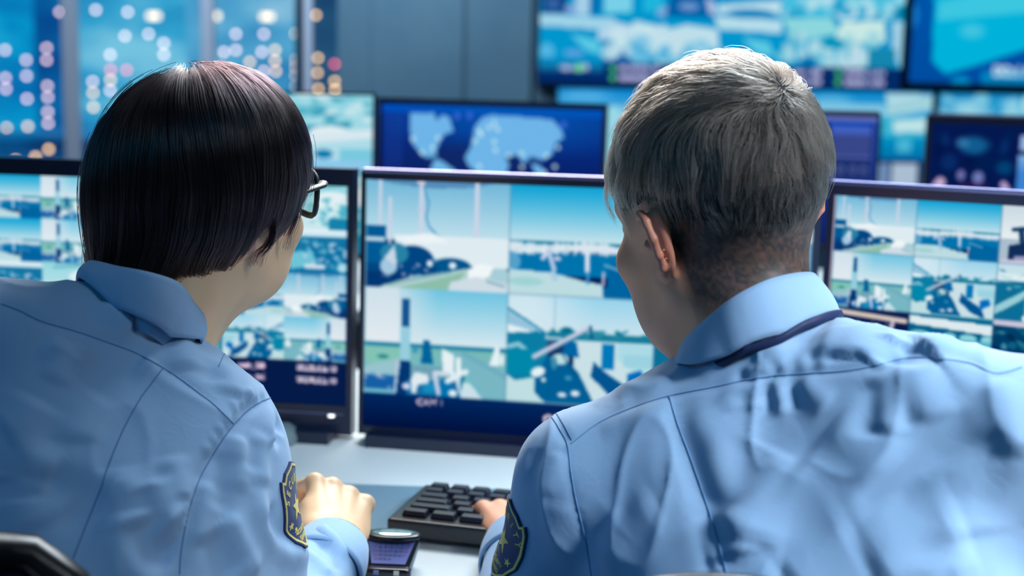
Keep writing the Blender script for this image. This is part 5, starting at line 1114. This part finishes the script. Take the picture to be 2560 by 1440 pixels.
# ------------------------------------------------------------------ shoulder patches
def patch(bvh, parent, centre_px, up_px, normal, size, who):
    "an embroidered shield sewn onto the sleeve: laid over the cloth along the sleeve's own outward direction"
    d = Vector(CF + CR * ((centre_px[0] - 1280) / FPX) + CU * ((720 - centre_px[1]) / FPX)).normalized()
    h = bvh.ray_cast(Vector(CAM), d); C0 = np.array(h[0]); n = np.asarray(normal, float); n /= np.linalg.norm(n)
    up = np.asarray(up_px, float); up -= n * (up @ n); up /= np.linalg.norm(up); rt = np.cross(up, n)
    w, hh = size; res = 2.2 / 1000 * 1000
    cv = Cv(-36, -46, 36, 46, 3.2, (22, 48, 104)); sh = [(-20, -38), (-8, -42), (0, -45), (8, -42), (20, -38), (27, -30), (32, -33), (34, -24), (33, 0), (30, 18), (20, 34), (8, 42), (0, 45), (-8, 42), (-20, 34), (-30, 18), (-33, 0), (-34, -24), (-32, -33), (-27, -30)]
    Y = (232, 212, 110); cv.blobs(3, 60, (-36, -46, 36, 46), 6, [(24, 54, 112), (18, 42, 96)], .5)
    s1 = [(x * .93, y * .93) for x, y in sh]; cv.line(s1 + [s1[0]], 2.4, Y)
    for i, ch in enumerate('SECURITY'):
        a = (i - 3.5) * 19; r_ = 25; cv.text(ch, r_ * math.sin(math.radians(a)), -2 - r_ * math.cos(math.radians(a)) + 4, 8.5, Y, a, .85, True)
    def star(x, y, R_, k=.42, st=1): cv.poly([(x + R_ * (k if i % 2 else 1) * math.sin(math.pi * i / 5) * st, y - R_ * (k if i % 2 else 1) * math.cos(math.pi * i / 5)) for i in range(10)], Y)
    star(0, 2, 14, .4); star(-19, 16, 5); star(19, 16, 5); star(-11, 22, 3); 
    cv.text('SECURITY', 0, 28, 4.4, Y, 0, 1, True); cv.text('GUARD', 0, 35, 4.4, Y, 0, 1, True)
    H, Wd = cv.a.shape[:2]; ins = np.zeros(cv.X.shape, bool)
    for i in range(len(sh)):
        (xa, ya), (xb, yb) = sh[i], sh[(i + 1) % len(sh)]
        if ya != yb: ins ^= ((ya > cv.Y) != (yb > cv.Y)) & (cv.X < (xb - xa) * (cv.Y - ya) / (yb - ya) + xa)
    gy = np.abs(np.diff(cv.a[..., 0], axis=0, prepend=cv.a[:1, :, 0])); lift = (cv.a[..., 0] > .5) * .0005
    P3 = np.zeros((H, Wd, 3)); ok = np.zeros((H, Wd), bool)
    st = 4; HH, WW = np.arange(0, H, st), np.arange(0, Wd, st); C = np.zeros((len(HH), len(WW), 3)); 
    for a, i in enumerate(HH):
        for b, j in enumerate(WW):
            o = C0 + rt * (cv.X[i, j] / 34 * w / 2) - up * (cv.Y[i, j] / 45 * hh / 2) + n * .04
            hit = bvh.ray_cast(Vector(o), Vector(-n)); C[a, b] = np.array(hit[0]) if hit[0] is not None and hit[3] < .09 else o - n * .06
    for _ in range(3):
        q = np.pad(C, ((1, 1), (1, 1), (0, 0)), 'edge'); C = (q[:-2, 1:-1] + q[2:, 1:-1] + q[1:-1, :-2] + q[1:-1, 2:] + 2 * C) / 6
    ii, jj = np.clip(np.arange(H) / st, 0, len(HH) - 1.001), np.clip(np.arange(Wd) / st, 0, len(WW) - 1.001); i0, j0 = ii.astype(int), jj.astype(int); ti, tj = (ii - i0)[:, None, None], (jj - j0)[None, :, None]
    B_ = C[i0][:, j0] * (1 - ti) * (1 - tj) + C[i0 + 1][:, j0] * ti * (1 - tj) + C[i0][:, j0 + 1] * (1 - ti) * tj + C[i0 + 1][:, j0 + 1] * ti * tj
    e1 = np.gradient(B_, axis=1); e0 = np.gradient(B_, axis=0); nn = np.cross(e0, e1); nn /= np.linalg.norm(nn, axis=2, keepdims=True) + 1e-12; nn *= np.sign((nn * n).sum(2, keepdims=True) + 1e-9)
    top_ = B_ + nn * (.0022 + lift[..., None]); bt_ = B_ - nn * .001
    idx = np.arange(H * Wd).reshape(H, Wd); qd = ins[:-1, :-1] & ins[1:, :-1] & ins[1:, 1:] & ins[:-1, 1:]
    F1 = np.stack([idx[:-1, :-1], idx[1:, :-1], idx[1:, 1:], idx[:-1, 1:]], -1)[qd]; n0 = H * Wd; F2 = F1[:, ::-1] + n0
    E = np.concatenate([F1[:, [0, 1]], F1[:, [1, 2]], F1[:, [2, 3]], F1[:, [3, 0]]]); key = E[:, 0].astype(np.int64) * (n0 * 2) + E[:, 1]; rk = E[:, 1].astype(np.int64) * (n0 * 2) + E[:, 0]; be = E[~np.isin(key, rk)]
    F3 = np.stack([be[:, 1], be[:, 0], be[:, 0] + n0, be[:, 1] + n0], 1); F = np.concatenate([F1, F2, F3]); V = np.concatenate([top_.reshape(-1, 3), bt_.reshape(-1, 3)])
    cols = s2l(np.clip(cv.a, 0, 1)).reshape(-1, 3); cols = np.concatenate([cols, cols]); used = np.unique(F); mp = np.zeros(len(V), int); mp[used] = np.arange(len(used))
    o = mesh_np('shoulder_patch', V[used], mp[F], m_patch, parent, smooth=True, colors=cols[used]); o['label'] = 'navy and yellow embroidered security guard patch'; return o
m_patch = mat_col('embroidered_patch', .75, .2)
upa = wRs - wRe; patch(bvW, wShirt, (734, 1262), upa, np.array([.95, -.28, .04]), (.060, .076), 'w')
patch(bvM, mShirt, (1266, 1345), mLs - mLe, np.array([-1, -.06, .0]), (.060, .076), 'm')

# ------------------------------------------------------------------ trousers, shoes and chairs
def lower(parent, pel, hipw, spread):
    s = Solid(); s.ell(pel + [0, 0, -.02], (.165, .14, .12), .05, world=True)
    for q in (-1, 1):
        h = pel + [q * hipw, .03, -.04]; k = pel + [q * spread, .46, -.06]; a = np.array([k[0], k[1] + .03, .10])
        s.cone(h, k, .082, .062, .04, world=True); s.cone(k, a, .060, .045, .03, world=True)
    V, F = march(s, s.lo, s.hi, .008); mesh_np('trousers', V, F, m_trou, parent, smooth=True)
    for q in (-1, 1):
        k = pel + [q * spread, .49, 0]; sh = Solid(); sh.cone((k[0], k[1] - .03, .045), (k[0], k[1] + .17, .035), .042, .034, .02, world=True); sh.ell((k[0], k[1] + .07, .02), (.045, .14, .018), .02, world=True)
        V, F = march(sh, sh.lo, sh.hi, .006); mesh_np('shoe', V, F, m_shoe, parent, smooth=True)
lower(man, pelM, .09, .14); lower(wom, pelW, .085, .11)
m_ch = mat('black_chair_plastic', rgb(8, 9, 14), .3, spec=.6); m_fab = mat('dark_blue_chair_fabric', rgb(20, 44, 84), .85, bump=(700, .0004)); m_chr = mat('chair_chrome', rgb(200, 205, 215), .12, metal=1)
def chair(x, y, yaw, label, top_z, cy=-.24, crown=.03):
    t = empty('office_chair', (x, y, 0), label, 'chair', rot=(0, 0, math.radians(yaw)))
    b = MB(); b.lathe((0, 0, .42), [(.02, 0), (.22, .004), (.24, .03), (.235, .05), (.2, .06), (.02, .062)], 40, 1, .95); b.obj('seat', m_fab, t, smooth=True)
    V = []; F = []; n, m = 24, 14
    zb = .56; 
    for s_ in (0, 1):
        for j in range(m + 1):
            for i in range(n + 1):
                u, v = i / n * 2 - 1, j / m; r = 1 - .0 * v; wdt = .225 * (1 - abs(2 * v - 1) ** 5 * .22); V.append((wdt * u, cy - .03 * v + .07 * u * u + (.03 if s_ else 0) - .02 * math.sin(math.pi * v), zb + (top_z - zb) * v - crown * u * u * v ** 6))
    W2 = (n + 1) * (m + 1)
    for s_ in (0, 1):
        for j in range(m):
            for i in range(n):
                q = [s_ * W2 + j * (n + 1) + i, s_ * W2 + j * (n + 1) + i + 1, s_ * W2 + (j + 1) * (n + 1) + i + 1, s_ * W2 + (j + 1) * (n + 1) + i]; F.append(q if not s_ else q[::-1])
    rim = [(0, i) for i in range(n)] + [(j, n) for j in range(m)] + [(m, i) for i in range(n, 0, -1)] + [(j, 0) for j in range(m, 0, -1)]; rm = [j * (n + 1) + i for j, i in rim]
    for a, b_ in zip(rm, rm[1:] + rm[:1]): F.append([b_, a, a + W2, b_ + W2])
    bk = mesh_np('backrest', V, F, m_fab, t, smooth=True)
    fr = MB(); loop = [np.array(V[k]) + [0, -.004, 0] for k in rm]; fr.tube(loop, .014, 10, closed=True); fr.obj('back_frame', m_ch, t, smooth=True)
    c = MB(); c.tube([(-.2, cy + .01, .62), (-.20, cy + .0, (top_z + .6) / 2), (-.17, cy - .04, top_z - .03)], .009, 10); c.tube([(.2, cy + .01, .62), (.20, cy + .0, (top_z + .6) / 2), (.17, cy - .04, top_z - .03)], .009, 10); c.obj('chrome_rail', m_chr, t, smooth=True)
    c = MB(); c.tube([(0, cy + .01, .62), (0, cy - .02, .5), (0, -.1, .41), (0, 0, .4)], .02, 10); c.lathe((0, 0, .1), [(.03, 0), (.025, .32)], 20); c.obj('stem', m_chr, t, smooth=True)
    for k in range(5):
        a = 2 * math.pi * k / 5; MB().tube([(0, 0, .11), (.26 * math.cos(a), .26 * math.sin(a), .075)], [.022, .014], 8).obj('foot', m_ch, t, smooth=True)
        w_ = MB(); w_.lathe((0, 0, -.012), [(.01, 0), (.03, .002), (.03, .022), (.01, .024)], 20); o = w_.obj('caster', m_ch, t, smooth=True); o.location = (.27 * math.cos(a), .27 * math.sin(a), .032); o.rotation_euler = (math.pi / 2, 0, a)
    return t
chair(-.50, 1.06, 6, 'black framed office chair behind the dark-haired guard', 1.0, -.26)
chair(.125, 1.10, 0, 'dark blue office chair behind the grey-haired guard', .972, -.26, .12)

# ------------------------------------------------------------------ things on the desk
m_key = mat('black_key_plastic', rgb(16, 22, 42), .35); m_kb = mat('keyboard_body', rgb(8, 12, 26), .3, spec=.6)
def desk_pt(px, py, z=.75):
    D = CF + CR * ((px - 1280) / FPX) + CU * ((720 - py) / FPX); k = (z - CAM[2]) / D[2]; return CAM + D * k
kl, kr = desk_pt(1062, 1216, .772), desk_pt(1277, 1238, .772)
exx = kr - kl; yawk = math.atan2(exx[1], exx[0]); kd = .135
kb = empty('keyboard', tuple(np.append((kl - [0, 0, .015])[:2], .7535)), 'black keyboard at the fingertips of the grey-haired guard', 'keyboard', rot=(0, 0, yawk))
MB().box((.225, -kd / 2, .011), (.45, kd, .022)).obj('case', m_kb, kb, bevel=.004)
km = None
for r in range(6):
    x = .012; widths = {5: [1.3, 1.3, 1.3, 5.6, 1.3, 1.3, 1.3, 1, 1, 1], 4: [2.2] + [1] * 10 + [2.2, 1, 1, 1], 3: [1.8] + [1] * 11 + [1.6, 1, 1, 1], 2: [1.5] + [1] * 12 + [1, 1, 1, 1], 1: [1] * 14 + [1, 1, 1], 0: [1] * 17}[r]
    for wk in widths:
        w_ = wk * .0255 - .003
        if x + w_ > .44: break
        k_ = MB().box((0, 0, .0035), (w_, .0145, .007), taper=.82).obj('key', m_key, kb, bevel=.0015); k_.location = (x + w_ / 2, -.014 - r * .0198, .0215); x += wk * .0255
pa, pb = desk_pt(640, 1203, .752), desk_pt(1500, 1232, .752); pc = desk_pt(760, 1330, .752)
ang = math.atan2((pb - pa)[1], (pb - pa)[0]); pad = MB().box((.36, -.095, .0), (.72, .19, .003)).obj('desk_shade_slab', m_desk_shade, None, bevel=.001); pad.location = (pa[0], pa[1], .7515); pad.rotation_euler = (0, 0, ang)
tag(pad, 'grey blue slab in place of reflection and shade, under the keyboard and the fist', 'desk pad')
# desk gadget with the round lens and the calendar panel
gp = desk_pt(976, 1418, .75); gd = empty('desk_gadget', tuple(gp + np.array([0, -.02, 0])), 'dark desk gadget with round lens top and blue calendar face', 'gadget', rot=(0, 0, math.radians(-3)))
gd.scale = (.95, .55, .50)
m_gb = mat('gadget_black', rgb(8, 14, 34), .25, spec=.7); m_gs = mat('gadget_grey_side', rgb(120, 138, 160), .4)
def ngon(w0, w1, y0, z0, y1, z1, t):  # tapered slab leaning back, front face toward -y
    n_ = np.array([0, -(z1 - z0), (y1 - y0)]); n_ = n_ / np.linalg.norm(n_) * t
    A = [(-w0, y0, z0), (w0, y0, z0), (w1, y1, z1), (-w1, y1, z1)]; return [tuple(a) for a in A] + [tuple(np.array(a) - n_) for a in A]
g = MB(); Fq = [[0, 1, 2, 3], [7, 6, 5, 4], [0, 4, 5, 1], [1, 5, 6, 2], [2, 6, 7, 3], [3, 7, 4, 0]]
g.add(ngon(.021, .030, -.012, .0, .055, .062, .030), Fq); g.obj('side_shell', m_gs, gd, bevel=.006)
g = MB(); g.add(ngon(.0225, .0315, -.0135, .018, .052, .066, .010), Fq); g.obj('body', m_gb, gd, bevel=.004)
cv = Cv(0, 0, 50, 52, 6, (70, 90, 170)); cv.vg(0, 0, 50, 52, (128, 146, 224), (158, 166, 236)); cv.rect(16, 2.5, 34, 4.5, (200, 70, 120))
d_ = 1
for r in range(5):
    for c in range(7):
        if d_ <= 31 and (r * 7 + c) >= 1: cv.text(str(d_), 7 + c * 6.1, 13 + r * 8, 4.2, (190, 60, 120) if c in (0, 6) else (60, 30, 90), 0, .9, True); d_ += 1
cv.text('calendar', 25, 51, 4, (215, 210, 240), 0, 1, True) if False else None
fn = np.array([0, -.048, .0655]); fn = fn / np.linalg.norm(fn)
def gf(u, v): # on the front face
    z = .024 + (.060 - .024) * v; y = -.0135 + .0655 * (z - .018) / .048; return np.array([u, y, z]) + np.array([0, -.59, .80]) * .0008
H_, W_n = cv.a.shape[:2]; uu, vv = np.meshgrid(np.linspace(-1, 1, W_n), np.linspace(1, 0, H_)); ww = .0185 + .0085 * vv
yy = -.0135 + .0655 * ((.024 + .036 * vv) - .018) / .048; Vp = np.stack([uu * ww, yy - .0007, .024 + .036 * vv + .0009], -1).reshape(-1, 3); ix = np.arange(H_ * W_n).reshape(H_, W_n)
m_pan = mat_col('calendar_panel', .35); mesh_np('calendar_panel', Vp, np.stack([ix[:-1, :-1], ix[1:, :-1], ix[1:, 1:], ix[:-1, 1:]], -1).reshape(-1, 4), m_pan, gd, colors=s2l(np.clip(cv.a, 0, 1)).reshape(-1, 3))
tl_ = MB(); tl_.lathe((0, .053, .064), [(.030, -.008), (.0315, 0), (.030, .005), (.027, .0055)], 40, 1, .9); tl_.obj('lens_ring', m_gb, gd, smooth=True)
m_gl = mat('lens_glass', rgb(120, 165, 165), .06, spec=1.0, coat=1); ls = MB(); ls.lathe((0, .053, .0685), [(.027, 0), (.02, .003), (.01, .0045), (.001, .005)], 40, 1, .9); ls.obj('lens', m_gl, gd, smooth=True)
ft = MB(); ft.box((0, -.022, .012), (.052, .026, .024)); ft.obj('foot', m_gb, gd, bevel=.007, seg=4)
m_b1 = mat('grey_button', rgb(130, 140, 200), .4); m_b2 = mat('cream_button', rgb(240, 240, 215), .4)
MB().box((-.011, -.0355, .017), (.006, .002, .009)).obj('grey_button', m_b1, gd, bevel=.0006); MB().box((.011, -.0355, .017), (.006, .002, .009)).obj('cream_button', m_b2, gd, bevel=.0006)
# grey mouse behind the sleeve
mp_ = desk_pt(704, 1104, .75); mo = MB(); mo.lathe((0, 0, 0), [(.030, 0), (.033, .008), (.030, .020), (.020, .031), (.006, .036), (.001, .0362)], 32, 1, 1.6); m_mo = mat('grey_mouse_plastic', rgb(110, 132, 140), .4)
mo_o = mo.obj('computer_mouse', m_mo, None, smooth=True); mo_o.location = tuple(mp_); mo_o.scale = (.72, .72, .72); tag(mo_o, 'grey computer mouse half hidden behind the patched sleeve', 'computer mouse')
bt = MB(); bt.box((0, .035, .030), (.001, .03, .004)); bt.obj('button_gap', m_kb, mo_o)
